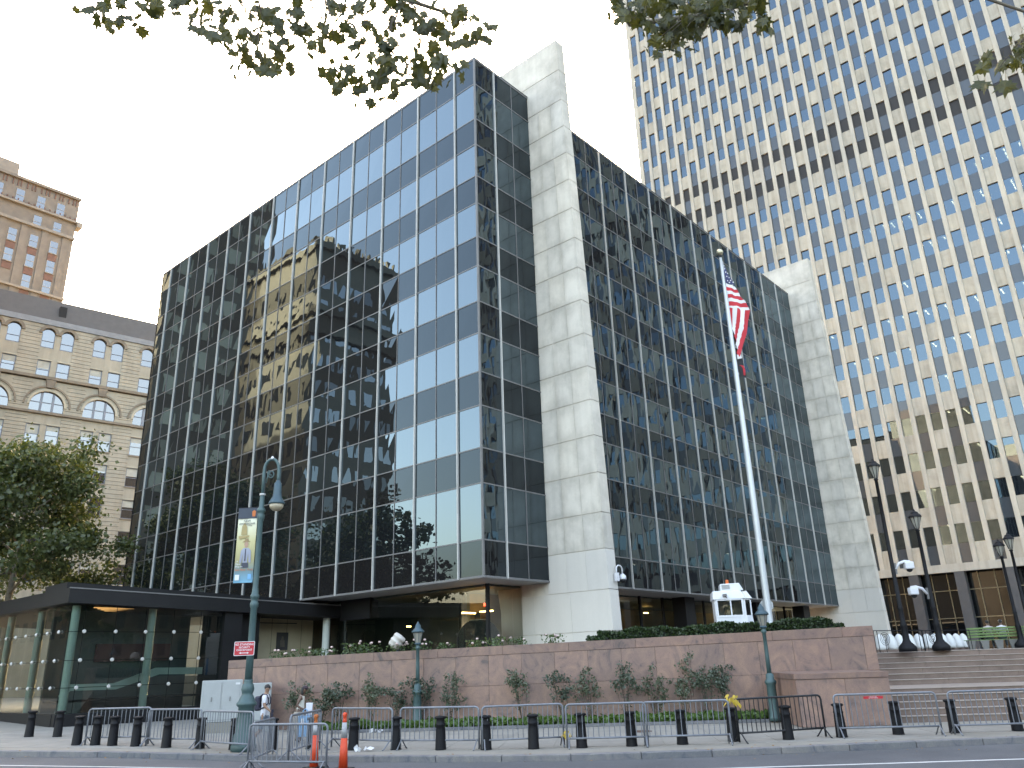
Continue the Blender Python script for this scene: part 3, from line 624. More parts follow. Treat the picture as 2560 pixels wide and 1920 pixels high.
# ------------------------------------------------------------------ buildings across the street, seen mirrored in the glass, plus an added reflector block
def block(name, label, x0,y0,x1,y1,H, faces, pw, ph, ww, wh, wm, gm, z0=6, crown=0):
    b = thing(name, label, 'building', (x0,y0,0)); X,Y = x1-x0,y1-y0
    MB().box(0,0,0,X,Y,H).build('wall', wm, b); sh = MB().box(-ww/2,-.03,0,ww/2,.05,wh).mesh('window', gm); cnt = 0; rst = MB()
    for fc in faces:
        L = X if fc in 'SN' else Y; n = int(L/pw); off = (L-(n-1)*pw)/2
        for k in range(int((H-z0-2)/ph)):
            for i in range(n):
                u = off+i*pw; z = z0+k*ph
                if fc == 'S': p,r = (u,-.02,z),0
                elif fc == 'N': p,r = (u,Y+.02,z),math.pi
                else: p,r = (X+.02,u,z),math.pi/2
                if cnt < 295: inst('window', sh, b, p, r)
                else:
                    m = Matrix.Translation(p) @ Matrix.Rotation(r,4,'Z'); vs = [m @ Vector(v) for v in ((-ww/2,-.03,0),(ww/2,-.03,0),(ww/2,-.03,wh),(-ww/2,-.03,wh))]; rst.quad(*vs)
                cnt += 1
    if rst.v: stuff(rst.build('window', gm, b))
    for z in ([H-.1,H-10,H-13] if crown else [H]): MB().box(-.6,-.6,z-.6,X+.6,Y+.6,z+.4).build('cornice', wm, b)
    if crown:
        for i in range(int(X/1.6)): MB().box(i*1.6+.3,-.4,H+.3,i*1.6+.9,.2,H+1.4).build('finial', wm, b)
    return b
m_rb = M('brown_block_brick', (.22,.165,.12), .85, var=.15, scale=.4); m_rt = M('tan_block_stone', (.19,.155,.11), .8, var=.15, scale=.3); m_rg = M('reflector_block_grey', (.10,.09,.075), .85, var=.1)
m_wb = glassR('block_window', 2.6, (.02,.022,.025)); m_wl = M('painted_lit_window', (.62,.55,.40), .6, var=.2, scale=.2)  # opaque beige in place of panes, painted to look like lit windows
block('brick_block', 'tall brown brick block across the street, mirrored in the glass', -22.2,63,-11.5,66,100,'S',3.3,3.9,1.5,2.2,m_rb,m_wl)
block('brick_block', 'second brown brick block further up the street, mirrored in the glass', -46,100,-18,125,100,'S',3.3,3.9,1.5,2.2,m_rb,m_wl)
block('reflector_block', 'low grey stone block added behind the camera as a dark reflector', -120,-128,170,-108,27,'N',4.2,5.0,1.6,3.2,m_rg,m_wb)  # unseen block, added to darken reflections in the pavilion glass
block('stone_tower', 'tan stone tower with crown across the street, mirrored in the glass', -43.5,59,-30,98,58.5,'SE',2.7,3.8,1.2,2.0,m_rt,m_wb,crown=1)
# ------------------------------------------------------------------ bollards
m_iron = M('black_iron', (.006,.006,.008), .6, 0, var=.3, spec=.22)
bp = MB().lathe([(.155,0),(.158,.02),(.15,.06),(.135,.5),(.125,.62),(.135,.63),(.137,.66),(.124,.68),(.118,.78),(.125,.80),(.16,.815),(.163,.85),(.14,.87),(.02,.885)],20).mesh('bollard_body', m_iron, True)
BOL = [(-14.2,9.14),(-13.56,8.29),(-14.36,4.49),(-13.98,4.0),(-13.7,3.4),(-13.33,2.58),(-12.93,1.37),(-12.39,.34),(-11.88,-.77),(-11.24,-1.8),(-10.58,-2.84),(-10.24,-4.41),(-9.63,-5.56),(-9.09,-6.83),(-8.54,-8.05),(-7.84,-9.16),(-7.09,-10.23),(-6.21,-11.25),(-5.29,-12.27),(-4.12,-13.17),(-3.14,-14.31),(-2.03,-15.36),(-.76,-16.46),(.25,-17.66),(1.34,-18.98)]
for i,(x,y) in enumerate(BOL):
    o = inst('bollard', bp, None, (x,y,gzp(x,y)-.01), random.random()); o.rotation_euler.x = random.uniform(-.012,.012)
    tag(o, f'black iron bollard on the sidewalk, {ORD[i]} from the left', 'bollard', 'black bollards along the kerb')
# ------------------------------------------------------------------ crowd barriers
m_galv = M('galvanised_steel', (.21,.225,.25), .5, .2, var=.18, scale=5); m_bpaint = M('black_painted_steel', (.02,.022,.026), .5, .3, var=.3, scale=6)
def barrier(x0,y0,x1,y1,i,mat=m_galv,flip=1,extra=''):
    L = math.hypot(x1-x0,y1-y0); k = min(2.7,max(2.15,L)); cx,cy = (x0+x1)/2,(y0+y1)/2; rz = math.atan2(y1-y0,x1-x0)
    zz = gzp(cx,cy) if not (cx*SN.x+cy*SN.y < kt(cx*SD.x+cy*SD.y)) else gzp(cx,cy)-.15
    t = thing('crowd_barrier', f'{"black" if mat is m_bpaint else "grey"} steel crowd barrier, {ORD[i]} from the left{extra}', 'barrier', (cx,cy,zz), rz, 'crowd barriers along the kerb')
    h = k/2; r = .028; zb, zt = .24, 1.09
    arc = lambda ax,az,q0,q1: [(ax+.11*math.cos(q0+(q1-q0)*q/5),0,az+.11*math.sin(q0+(q1-q0)*q/5)) for q in range(6)]
    pth = [(-h,0,.02)]+arc(-h+.11,zt-.11,math.pi,math.pi/2)+arc(h-.11,zt-.11,math.pi/2,0)+[(h,0,.02)]
    MB().tube(pth,r,8).build('frame', mat, t, smooth=True); MB().tube([(-h,0,zb),(h,0,zb)],r*.9,8).build('bottom_rail', mat, t, smooth=True)
    mb = MB(); n = round(k/.145)
    for q in range(1,n): x = -h+k*q/n; mb.tube([(x,0,zb),(x,0,zt)],.0125,6,cap=False)
    mb.build('bars', mat, t, smooth=True)
    for sx in (-1,1):
        x = sx*(h-.05); MB().tube([(x,-.33,.015),(x,-.28,.03),(x,-.02,zb+.02),(x,.02,zb+.02),(x,.28,.03),(x,.33,.015)],.019,6).build('foot', mat, t, smooth=True)
    return t
BAR = [(-14.15,4.36,-13.0,2.45),(-13.1,2.35,-12.44,.33),(-12.50,.1,-12.42,-2.6),(-13.9,-4.9,-13.05,-7.0),(-13.46,-4.37,-11.95,-2.95),(-12.9,-5.15,-10.7,-3.45),(-10.04,-3.1,-9.77,-5.55),(-9.58,-5.68,-8.64,-7.88),(-8.68,-8.05,-7.03,-9.58),(-7.41,-10.02,-6.16,-11.71),(-6.18,-11.66,-4.86,-13.52),(-4.50,-13.53,-2.2,-15.0),(-2.28,-15.28,-.62,-17.65),(-.48,-17.83,1.2,-19.89)]
for i,b in enumerate(BAR): t = barrier(*b, i, m_bpaint if i == 11 else m_galv, extra=', turned across the kerb' if i in (4,5) else (', standing out in the road' if i == 3 else ''))
def text_mesh(txt, size, mat, name='lettering', align='CENTER', ext=.001, bold=0.):
    cu = bpy.data.curves.new('t','FONT'); cu.body = txt; cu.size = size; cu.align_x = align; cu.align_y = 'CENTER'; cu.extrude = ext; cu.offset = bold; cu.resolution_u = 3
    o = bpy.data.objects.new('t',cu); COL.objects.link(o); bpy.context.view_layer.update()
    me = bpy.data.meshes.new_from_object(o.evaluated_get(bpy.context.evaluated_depsgraph_get())); bpy.data.objects.remove(o); bpy.data.curves.remove(cu)
    me.materials.clear(); me.materials.append(mat); return me
m_sred = M('sign_red', (.62,.015,.03), .5, var=.05); m_swht = M('sign_white', (.8,.8,.8), .5, var=.03)
# red placard wired to the thirteenth barrier
a_, b_ = Vector((-2.28,-15.28,0)), Vector((-.62,-17.65,0)); dd = (b_-a_).normalized(); pc = a_+dd*1.15+Vector((-.83,-.56,0))*.035
pl = tag(MB().box(-.26,-.004,-.034,.26,.004,.034).build('barrier_placard', m_sred, None, (pc.x,pc.y,1.0), math.atan2(dd.y,dd.x)), 'narrow red placard with white lettering on the barrier by the steps', 'placard')
for z,tx in ((.015,'POLICE LINE'),(-.015,'DO NOT CROSS')):
    o = inst('lettering', text_mesh(tx,.034,m_swht), pl, (0,-.006,z)); o.rotation_euler = (math.pi/2,0,0)
# yellow tape knots
m_tape = M('yellow_tape', (.55,.36,.02), .5, var=.2, scale=20)
def tape(x,y,z,r,lab,n=9):
    mb = MB()
    for q in range(n):
        p0 = Vector((random.uniform(-r,r),random.uniform(-r*.4,r*.4),random.uniform(-r*.5,r*.5))); a = random.uniform(0,6.28); d = Vector((math.cos(a),math.sin(a)*.4,random.uniform(-.9,.7)))*r*random.uniform(.7,1.4); w_ = Vector((.02,.015,.035))
        pts = [p0+d*f+Vector((0,0,-.5*f*f*r)) for f in (0,.35,.7,1)]
        for u,v in zip(pts,pts[1:]): mb.quad(u-w_,v-w_,v+w_,u+w_)
    tag(mb.build('tape_knot', m_tape, None, (x,y,z), SRZ), lab, 'tape')
tape(-4.62,-13.5,1.12,.13,'knot of yellow tape tied where two barriers meet',14); tape(-7.18,-9.8,.33,.12,'torn yellow tape at the foot of a barrier')
# ------------------------------------------------------------------ traffic delineators
m_or = M('cone_orange', (.85,.075,.02), .55, var=.12, scale=9); m_refl = M('cone_grey_sleeve', (.42,.42,.42), .5, var=.12, scale=8); m_rub = M('rubber', (.015,.015,.015), .8)
def cone(x,y,top,label,bandz,capc):
    t = thing('traffic_cone', label, 'cone', (x,y,gzp(x,y)-.15))
    MB().box(-.2,-.2,0,.2,.2,.05).build('base', m_rub, t)
    k = top/1.26; r = lambda z: .115-.058*z/(1.1*k)
    MB().lathe([(r(.05),.05),(r(bandz[0]),bandz[0])],18).build('lower_body', m_or, t, smooth=True)
    MB().lathe([(r(bandz[0]),bandz[0]),(r(bandz[1]),bandz[1])],18).build('sleeve', m_refl, t, smooth=True)
    MB().lathe([(r(bandz[1]),bandz[1]),(.045,bandz[1]+.06),(.04,top-.1),(.055,top-.08),(.055,top-.02),(.03,top)],18).build('cap', capc, t, smooth=True)
cone(-12.67,-5.97,1.27,'tall orange traffic delineator with worn amber top, nearer the lamp post','x' and (.78,1.02),M('cone_amber',(.55,.13,.02),.6,var=.3,scale=20))
cone(-12.45,-6.88,1.31,'tall orange traffic delineator with bright orange top, nearer the road',(.72,1.08),m_or)
# ------------------------------------------------------------------ lamp posts
m_grn = M('green_paint', (.055,.115,.115), .5, .1, var=.14, scale=4); m_grnd = M('blue_green_paint', (.035,.085,.105), .45, .1, var=.12); m_lens = M('lamp_lens', (.48,.40,.28), .35, var=.08)
m_glob = glassR('lamp_glass', 1.6, (.34,.32,.27), trans=.35)
lx,ly = -12.0,-1.5
lp = thing('street_lamp', 'tall green crook arm street lamp with banner and red sign', 'lamp post', (lx,ly,gzp(lx,ly)))
MB().lathe([(.36,0),(.36,.16),(.33,.2),(.30,.45),(.27,.5),(.235,.95),(.23,1.2),(.29,1.25),(.30,1.31),(.25,1.36),(.185,1.5),(.15,1.56),(.17,1.62),(.19,1.7),(.165,1.82),(.125,1.88),(.14,1.93),(.125,1.97)],20).build('base', m_grn, lp, smooth=True)
MB().lathe([(.118,1.95),(.105,2.9),(.10,4.05),(.13,4.1),(.13,4.2),(.105,4.24),(.105,4.32),(.135,4.36),(.135,4.44),(.105,4.48),(.09,4.7),(.085,6.75),(.11,6.82),(.12,6.95),(.10,7.02),(.14,7.06),(.14,7.12),(.085,7.2),(.075,7.55),(.08,7.6)],16).build('shaft', m_grn, lp, smooth=True)
rt = Vector((.66,-.75,0)).normalized(); cr = [(0,7.5),(0,8.2)]+[(.24-.24*math.cos(math.pi*q/10), 8.42+.38*math.sin(math.pi*q/10)) for q in range(11)]+[(.48,8.2),(.48,8.02)]
MB().tube([(rt.x*u,rt.y*u,z) for u,z in cr],.052,8).build('crook_arm', m_grn, lp, smooth=True)
sc_ = [(.09+.0*q,8.0) for q in range(1)]+[(.24+.13*(1-q/22)*math.cos(q*.55+2.2), 8.3+.16*(1-q/22)*math.sin(q*.55+2.2)) for q in range(18)]
MB().tube([(rt.x*u,rt.y*u,z) for u,z in sc_],.022,6).build('scroll', m_grn, lp, smooth=True); MB().lathe([(.05,0),(.06,.05),(.02,.12)],8,(rt.x*.24,rt.y*.24,8.78)).build('finial', m_swht, lp)
lan = MB().lathe([(.06,1.0),(.075,.94),(.12,.9),(.13,.6),(.15,.45),(.24,.28),(.26,.24),(.245,.2)],18,(rt.x*.48,rt.y*.48,7.08)).build('lantern', m_grnd, lp, smooth=True)
MB().lathe([(.235,.2),(.2,.08),(.11,0),(.02,-.02)],18,(rt.x*.48,rt.y*.48,7.08)).build('lens', m_lens, lan, smooth=True)
MB().lathe([(.092,-.03),(.098,0),(.092,.03)],12,(0,0,7.62)).build('clamp', m_alum, lp)
# banner
bd = Vector((-.62,.78,0)); brz = math.atan2(bd.y,bd.x)
m, nt, n, b = _new('banner_print'); tc = n.new('ShaderNodeTexCoord'); sep = n.new('ShaderNodeSeparateXYZ'); nt.links.new(tc.outputs['Generated'], sep.inputs[0])
nt.links.new(_ramp(nt, sep.outputs[2], [(0,(.10,.30,.42)),(.13,(.10,.19,.22)),(.3,(.30,.26,.12)),(.55,(.45,.40,.20)),(.8,(.62,.60,.44)),(.9,(.60,.60,.5))]), b.inputs['Base Color']); b.inputs['Roughness'].default_value = .6; m_ban = m
bn = thing('street_banner', 'vertical exhibition banner hanging on the green street lamp', 'banner', (lx+bd.x*.11,ly+bd.y*.11,4.85), brz)
W_,H_ = .62,2.36
mb = MB(); N = 8
for q in range(N):
    x0,x1 = W_*q/N,W_*(q+1)/N; y = lambda x: .012*math.sin(x*9)
    mb.quad((x0,y(x0),0),(x1,y(x1),0),(x1,y(x1),H_),(x0,y(x0),H_)); mb.quad((x1,y(x1)+.004,0),(x0,y(x0)+.004,0),(x0,y(x0)+.004,H_),(x1,y(x1)+.004,H_))
mb.build('cloth', m_ban, bn)
# the printed side faces the street, where +x of the banner runs to the left as seen
def bpoly(name, pts, mat, d=.016):
    mb = MB(); V_ = [(x,.013+d,z) for x,z in pts]; mb.add(V_,[tuple(range(len(V_)))]); return mb.build(name, mat, bn)
m_bh = M('banner_header',(.03,.045,.07),.6); m_bor = M('banner_orange',(.70,.17,.03),.6); m_bsh = M('banner_shirt',(.34,.36,.43),.6); m_bsk = M('banner_skin',(.45,.27,.18),.6); m_bhat = M('banner_hat',(.33,.22,.10),.6); m_btie = M('banner_dark',(.04,.045,.07),.6); m_bsail = M('banner_ship',(.42,.31,.13),.6); m_bbl = M('banner_blue',(.15,.45,.75),.6)
bpoly('header', [(0,H_-.34),(W_,H_-.34),(W_,H_),(0,H_)], m_bh)
bpoly('badge', [(.06,H_-.28),(.16,H_-.28),(.17,H_-.12),(.11,H_-.07),(.05,H_-.12)], m_bor, .02)
bpoly('ship_hull', [(.22,1.42),(.52,1.36),(.56,1.46),(.2,1.48)], m_bsail); bpoly('ship_sail', [(.28,1.5),(.48,1.5),(.46,1.78),(.38,1.9),(.3,1.74)], m_bsail)
bpoly('figure_shirt', [(.10,.62),(.12,1.0),(.2,1.08),(.36,1.08),(.44,1.0),(.47,.62),(.4,.62),(.38,.9),(.36,.62),(.22,.62),(.2,.9),(.17,.62)], m_bsh); bpoly('figure_tie', [(.27,.66),(.31,.66),(.305,1.05),(.275,1.05)], m_btie,.02)
bpoly('figure_head', [(.24,1.1),(.32,1.1),(.35,1.2),(.32,1.28),(.24,1.28),(.21,1.2)], m_bsk); bpoly('figure_hat', [(.14,1.27),(.42,1.27),(.34,1.31),(.33,1.38),(.23,1.38),(.22,1.31)], m_bhat,.02); bpoly('figure_trousers', [(.17,.46),(.4,.46),(.39,.62),(.18,.62)], m_btie)
bpoly('logo_patch', [(.43,.08),(.57,.08),(.57,.25),(.43,.25)], m_swht); bpoly('logo_patch', [(.05,.1),(.16,.1),(.16,.26),(.05,.26)], m_bbl)
def btext(tx,size,x,z,mat):
    o = inst('lettering', text_mesh(tx,size,mat), bn, (x,.034,z)); o.rotation_euler = (math.pi/2,0,math.pi)
for tx,sz,x,z,mt in (('NEW',.10,.31,1.94,m_btie),('AMSTERDAM',.088,.31,1.85,m_btie),('TRAIL',.06,.22,1.79,m_btie),('A',.07,.53,.66,m_swht),('New',.08,.5,.58,m_swht),('Way to',.08,.47,.50,m_swht),('See New York',.098,.30,.40,m_bor)): btext(tx,sz,x,z,mt)
MB().tube([(-.02,0,H_+.01),(W_+.03,0,H_+.01)],.014,6).build('rod', m_dark, bn); MB().tube([(-.02,0,-.01),(W_+.03,0,-.01)],.014,6).build('rod', m_dark, bn)
# no standing sign
sgd = Vector((.70,-.715,0)); cx_ = Vector((lx,ly,0))+Vector((-.72,-.69,0))*.13-sgd*.16
sg = thing('parking_sign', 'red and white no standing sign on the green street lamp', 'sign', (cx_.x,cx_.y,2.88), math.atan2(sgd.y,sgd.x))
rr = lambda w,h,r: [(sx*(w-r)+r*math.cos(q0+q*math.pi/8),sz*(h-r)+r*math.sin(q0+q*math.pi/8)) for sx,sz,q0 in ((1,1,0),(-1,1,math.pi/2),(-1,-1,math.pi),(1,-1,1.5*math.pi)) for q in range(5)]
MB().slab(rr(.305,.205,.03)[::-1],-.004,.004).build('plate', m_swht, sg); MB().slab(rr(.288,.188,.024)[::-1],-.007,-.004).build('face', m_sred, sg)
for tx,sz,z in (('NO STANDING',.088,.115),('SECURITY',.075,.03),('CHECKPOINT',.075,-.045)):
    o = inst('lettering', text_mesh(tx,sz,m_swht,bold=.0012), sg, (0,-.009,z)); o.rotation_euler = (math.pi/2,0,0)
MB().slab([(-.15,-.128),(-.09,-.098),(-.09,-.118),(.09,-.118),(.09,-.098),(.15,-.128),(.09,-.158),(.09,-.138),(-.09,-.138),(-.09,-.158)][::-1],-.0095,-.007).build('arrow', m_swht, sg)
def short_lamp(x,y,h,label,z0=0.):
    t = thing('park_lamp', label, 'lamp post', (x,y,z0)); k = h/4.1
    MB().lathe([(.21,0),(.21,.12),(.17,.2),(.155,1.15),(.19,1.2),(.2,1.26),(.17,1.32),(.14,1.35),(.13,1.5),(.085,1.55)],16).build('base', m_grn, t, smooth=True)
    MB().lathe([(.085,1.5),(.07,2.2),(.065,3.0*k),(.09,3.02*k),(.1,3.08*k),(.07,3.12*k),(.075,3.18*k)],14).build('shaft', m_grn, t, smooth=True)
    z = 3.18*k
    MB().lathe([(.11,z),(.13,z+.04),(.11,z+.08)],12).build('collar', m_grnd, t); MB().lathe([(.1,z+.08),(.14,z+.25),(.19,z+.46)],12,cap=False).build('glass', m_glob, t, smooth=True)
    for q in range(6):
        a = q*math.pi/3; MB().tube([(.1*math.cos(a),.1*math.sin(a),z+.08),(.145*math.cos(a),.145*math.sin(a),z+.25),(.195*math.cos(a),.195*math.sin(a),z+.47)],.009,5).build('rib', m_grnd, t)
    MB().lathe([(.03,z+.1),(.05,z+.2),(.04,z+.38),(.015,z+.42)],8).build('bulb', m_lens, t)
    MB().lathe([(.24,z+.45),(.25,z+.5),(.17,z+.58),(.12,z+.62),(.11,z+.72),(.05,z+.79),(.02,z+.86)],16).build('hood', m_grnd, t, smooth=True)
P1 = st(-6.2+1.25,-.2) ; short_lamp(-4.1,-.3,3.8,'short green park lamp in front of the left part of the granite wall',.05); short_lamp(2.45,-11.45,3.95,'short green park lamp near the cheek wall at the right',.05)
def black_lamp(x,y,h,label,camera=None,z0=2.15):
    t = thing('plaza_lamp', label, 'lamp post', (x,y,z0))
    MB().lathe([(.34,0),(.34,.16),(.30,.22),(.17,.36),(.13,.45),(.12,.95),(.14,1.0),(.10,1.1),(.09,1.6),(.11,1.66),(.085,1.72),(.075,h*.6),(.065,h-.85),(.1,h-.82),(.07,h-.76)],14).build('shaft', m_iron, t, smooth=True)
    MB().lathe([(.08,h-.74),(.16,h-.5),(.22,h-.25)],8,cap=False).build('glass', m_glob, t)
    for q in range(8):
        a = q*math.pi/4; MB().tube([(.085*math.cos(a),.085*math.sin(a),h-.74),(.225*math.cos(a),.225*math.sin(a),h-.24)],.014,5).build('rib', m_iron, t)
    MB().lathe([(.02,h-.7),(.05,h-.55),(.02,h-.4)],8).build('bulb', m_swht, t)
    MB().lathe([(.27,h-.26),(.26,h-.2),(.16,h-.1),(.14,h-.04),(.06,h),(.02,h+.1)],8).build('hood', m_iron, t)
    return t
black_lamp(9.36,-14.2,7.75,'tall black plaza lamp nearest the granite wall'); black_lamp(10.62,-15.1,5.6,'shorter black plaza lamp at the top of the steps')
black_lamp(21.55,-16.0,5.2,'black plaza lamp, left of the far pair'); black_lamp(21.63,-16.47,5.5,'black plaza lamp, right of the far pair')
m_cam = M('camera_white', (.74,.74,.76), .4, var=.04)
def cctv(x,y,z,rz,label,s=1.):
    t = thing('security_camera', label, 'camera', (x,y,z), rz)
    MB().box(-.06,-.1,-.3*s,.06,.1,.12*s).build('bracket', m_cam, t)
    pth = [(0,0,.05*s),(0,0,.3*s)]+[(.22*s-.22*s*math.cos(math.pi*q/8),0,.3*s+.2*s*math.sin(math.pi*q/8)) for q in range(9)]+[(.44*s,0,.08*s)]
    MB().tube(pth,.035*s,8).build('arm', m_cam, t, smooth=True); MB().lathe([(.05*s,.1*s),(.16*s,0),(.19*s,-.12*s),(.19*s,-.2*s)],14,(.44*s,0,0)).build('housing', m_cam, t, smooth=True)
    MB().lathe([(.17*s,-.2*s),(.15*s,-.3*s),(.08*s,-.36*s),(.01,-.37*s)],14,(.44*s,0,0)).build('dome', m_dark, t, smooth=True)
cctv(5.02,-3.58,5.85,math.radians(-8),'white gooseneck security camera on the pylon',.9)
def boxcam(x,y,z,rz,label):
    t = thing('security_camera', label, 'camera', (x,y,z), rz)
    MB().tube([(0,0,0),(.15,0,.22),(.4,0,.3),(.62,0,.3)],[.05,.06,.06,.04],8).build('arm', m_cam, t, smooth=True); inst('housing', bevel(MB().box(.36,-.14,-.02,.72,.14,.28).mesh('housing',m_cam),.05,2), t); MB().lathe([(.12,-.02),(.1,-.1),(.02,-.14)],10,(.54,0,0)).build('dome', m_dark, t)
    MB().box(-.1,-.02,-.2,.02,.02,.25).build('bracket', m_alumg, t)
boxcam(9.44,-14.3,5.35,math.radians(-50),'white security camera on the tallest black lamp'); boxcam(10.52,-15.0,4.35,math.radians(130),'white security camera low on the shorter black lamp')
# ------------------------------------------------------------------ flagpole and flags
fx,fy = 10.75,-8.0
fp = thing('flagpole', 'tall white flagpole behind the hedge', 'flagpole', (fx,fy,2.15))
m_pole = M('white_pole', (.58,.60,.60), .35, .2, var=.04)
HP = 20.5
MB().lathe([(.2,0),(.2,.3),(.165,.4),(.16,3),(.15,8),(.12,14),(.085,19),(.07,HP)],16).build('shaft', m_pole, fp, smooth=True)
MB().lathe([(.04,HP),(.06,HP+.05),(.05,HP+.18)],10).build('truck', m_dark, fp); MB().lathe([(.01,HP+.15),(.13,HP+.22),(.19,HP+.35),(.13,HP+.48),(.01,HP+.54)],14).build('ball', M('gold_ball',(.6,.55,.4),.3,.6), fp, smooth=True)
hd = cR.copy(); hd.z = 0; hd.normalize()
MB().tube([(hd.x*.14,hd.y*.14,1.6),(hd.x*.1,hd.y*.1,HP-.2)],.012,5).build('halyard', m_swht, fp)
MB().slab([(.32*math.cos(math.pi/8+q*math.pi/4),4.0+.32*math.sin(math.pi/8+q*math.pi/4)) for q in range(8)][::-1],-.02,.02).build('sign_plate', M('grey_plate',(.55,.56,.54),.5), fp, (.16,.11,-1.75), math.atan2(hd.y,hd.x))
m_fr = M('flag_red', (.62,.02,.035), .75, var=.08); m_fw = M('flag_white', (.80,.79,.80), .75, var=.04); m_fb = M('flag_blue', (.02,.028,.11), .75); m_fk = M('flag_black', (.012,.012,.014), .8)
def scl(k, o): o.scale = (k,k,k); return o
def draped(name, label, ztop, zone, cat='flag'):
    return scl(zone, thing(name, label, cat, (fx,fy,ztop), math.atan2(hd.y,hd.x)))
us = draped('national_flag', 'american flag hanging limp from the flagpole', 22.35, .66)
# local x = along the picture to the right of the pole, z down from the hoist top
def fold(x,z): return .10*math.sin(x*5.5+z*1.3)+.06*math.sin(x*11-z*2.1)
def ribbon(nm, left, right, mat, par, N=8, K=5, dy=0., sub=None):
    """cloth band between two side curves given as lists of (x,z)"""
    mb = MB()
    def at(c,f):
        f *= len(c)-1; i = min(int(f),len(c)-2); g = f-i; return (c[i][0]+(c[i+1][0]-c[i][0])*g, c[i][1]+(c[i+1][1]-c[i][1])*g)
    V_ = []
    for i in range(N+1):
        l, r = at(left,i/N), at(right,i/N)
        for k in range(K+1):
            x = l[0]+(r[0]-l[0])*k/K; z = l[1]+(r[1]-l[1])*k/K; V_.append((x,fold(x,z)+dy,z))
    F_ = [(i*(K+1)+k,i*(K+1)+k+1,(i+1)*(K+1)+k+1,(i+1)*(K+1)+k) for i in range(N) for k in range(K)]
    mb.add(V_,F_); return mb.build(nm, mat, par, smooth=True)
lx0 = .14
hoist = lambda z: .10-.0*z
def edge(z):   # fly edge of the limp flag, z from 0 down to -7
    pts = [(0,.18),(-.9,.42),(-1.9,.85),(-2.9,1.20),(-3.7,1.62),(-4.3,1.78),(-5.2,1.45),(-6.4,1.05),(-7.6,.55),(-8.3,.28)]
    for (a,xa),(b,xb) in zip(pts,pts[1:]):
        if b <= z <= a: return xa+(xb-xa)*(a-z)/(a-b)
    return .2
ribbon('canton', [(.12,-.1),(.12,-1.9)], [(edge(-.1),-.1),(edge(-1.0),-1.0),(edge(-2.0),-2.0)], m_fb, us, 10)
band = [-1.92,-2.22,-2.55,-2.85,-3.2,-3.5,-3.88,-4.2]
for k,(a,b) in enumerate(zip(band,band[1:])):
    f0,f1 = .28*(k+.0), .28*(k+1)
    ribbon('stripe', [(.12,a),(.12,b-.0)], [(edge(a-.1),a-.22),(edge(b-.1),b-.22)], m_fw if k%2 == 0 else m_fr, us, 3, 8)
xs_ = [.14,.42,.74,1.08,1.42,1.78]
for k in range(5):   # hanging fly with stripes running down
    top = [(xs_[k],-4.05-.10*k*.6),(xs_[k+1],-4.05-.10*(k+1)*.6)]
    ends = [(.16+.02*k,-5.2-.7*k),(.22+.05*k,-5.9-.62*k)]
    ribbon('stripe', [top[0],((top[0][0]*.6+ends[0][0]*.4)+.0,(top[0][1]+ends[0][1])/2),ends[0]], [top[1],((top[1][0]*.62+ends[1][0]*.38),(top[1][1]+ends[1][1])/2),ends[1]], m_fr if k%2 == 0 else m_fw, us, 8, 3, -.03)
starm = MB()
sv = [((.085 if q%2 == 0 else .034)*math.sin(q*math.pi/5),0,(.085 if q%2 == 0 else .034)*math.cos(q*math.pi/5)) for q in range(10)]
starm.add(sv,[tuple(range(10))]); starme = starm.mesh('star', m_fw)
for x,z in ((.2,-.55),(.24,-.9),(.42,-.95),(.28,-1.3),(.52,-1.32),(.3,-1.68),(.58,-1.62),(.78,-1.78),(.2,-.25),(.46,-1.8)): inst('star', starme, us, (x,fold(x,z)-.03,z))
pw = draped('memorial_flag', 'black and white flag hanging limp below the american flag', 17.8, .64)
ribbon('cloth', [(.12,.9),(.14,-.6),(.16,-3.2)], [(.2,.9),(.55,-.8),(.72,-1.6),(.85,-2.9),(.8,-3.3)], m_fk, pw, 12, 5, .04)
def disc(c,r,n=14): return [(c[0]+r*math.cos(2*math.pi*q/n),c[1]+r*math.sin(2*math.pi*q/n)) for q in range(n)]
for pts,mt in ((disc((.36,-.55),.2),m_fw),(disc((.36,-.52),.12),m_fk),(disc((.37,-.55),.06),m_fw),([(.2,-1.35),(.62,-1.25),(.66,-1.6),(.24,-1.72)],m_fw),([(.3,-1.45),(.55,-1.4),(.56,-1.48),(.31,-1.53)],m_fk)):
    mb = MB(); mb.add([(x,fold(x,z)-(.02 if mt is m_fw else .03),z) for x,z in pts],[tuple(range(len(pts)))]); mb.build('emblem', mt, pw)
rw = draped('small_flag', 'red and white flag end showing below the black flag', 16.3, .5)
ribbon('red_cloth', [(.4,.2),(.35,-.9)], [(.85,.1),(.95,-.4),(.9,-1.0)], m_fr, rw, 6, 4); ribbon('white_cloth', [(.12,.8),(.2,-.85)], [(.4,.2),(.36,-.88)], m_fw, rw, 6, 3)
# ------------------------------------------------------------------ guard booth
m_bw = M('booth_white', (.80,.81,.82), .4, var=.03); m_bg = glassR('booth_glass', 1.6, (.02,.02,.018), trans=.55)
bo_ = thing('guard_booth', 'white guard booth with roof unit and orange beacon behind the hedge', 'booth', (6.22,-8.42,2.15), math.radians(-58))
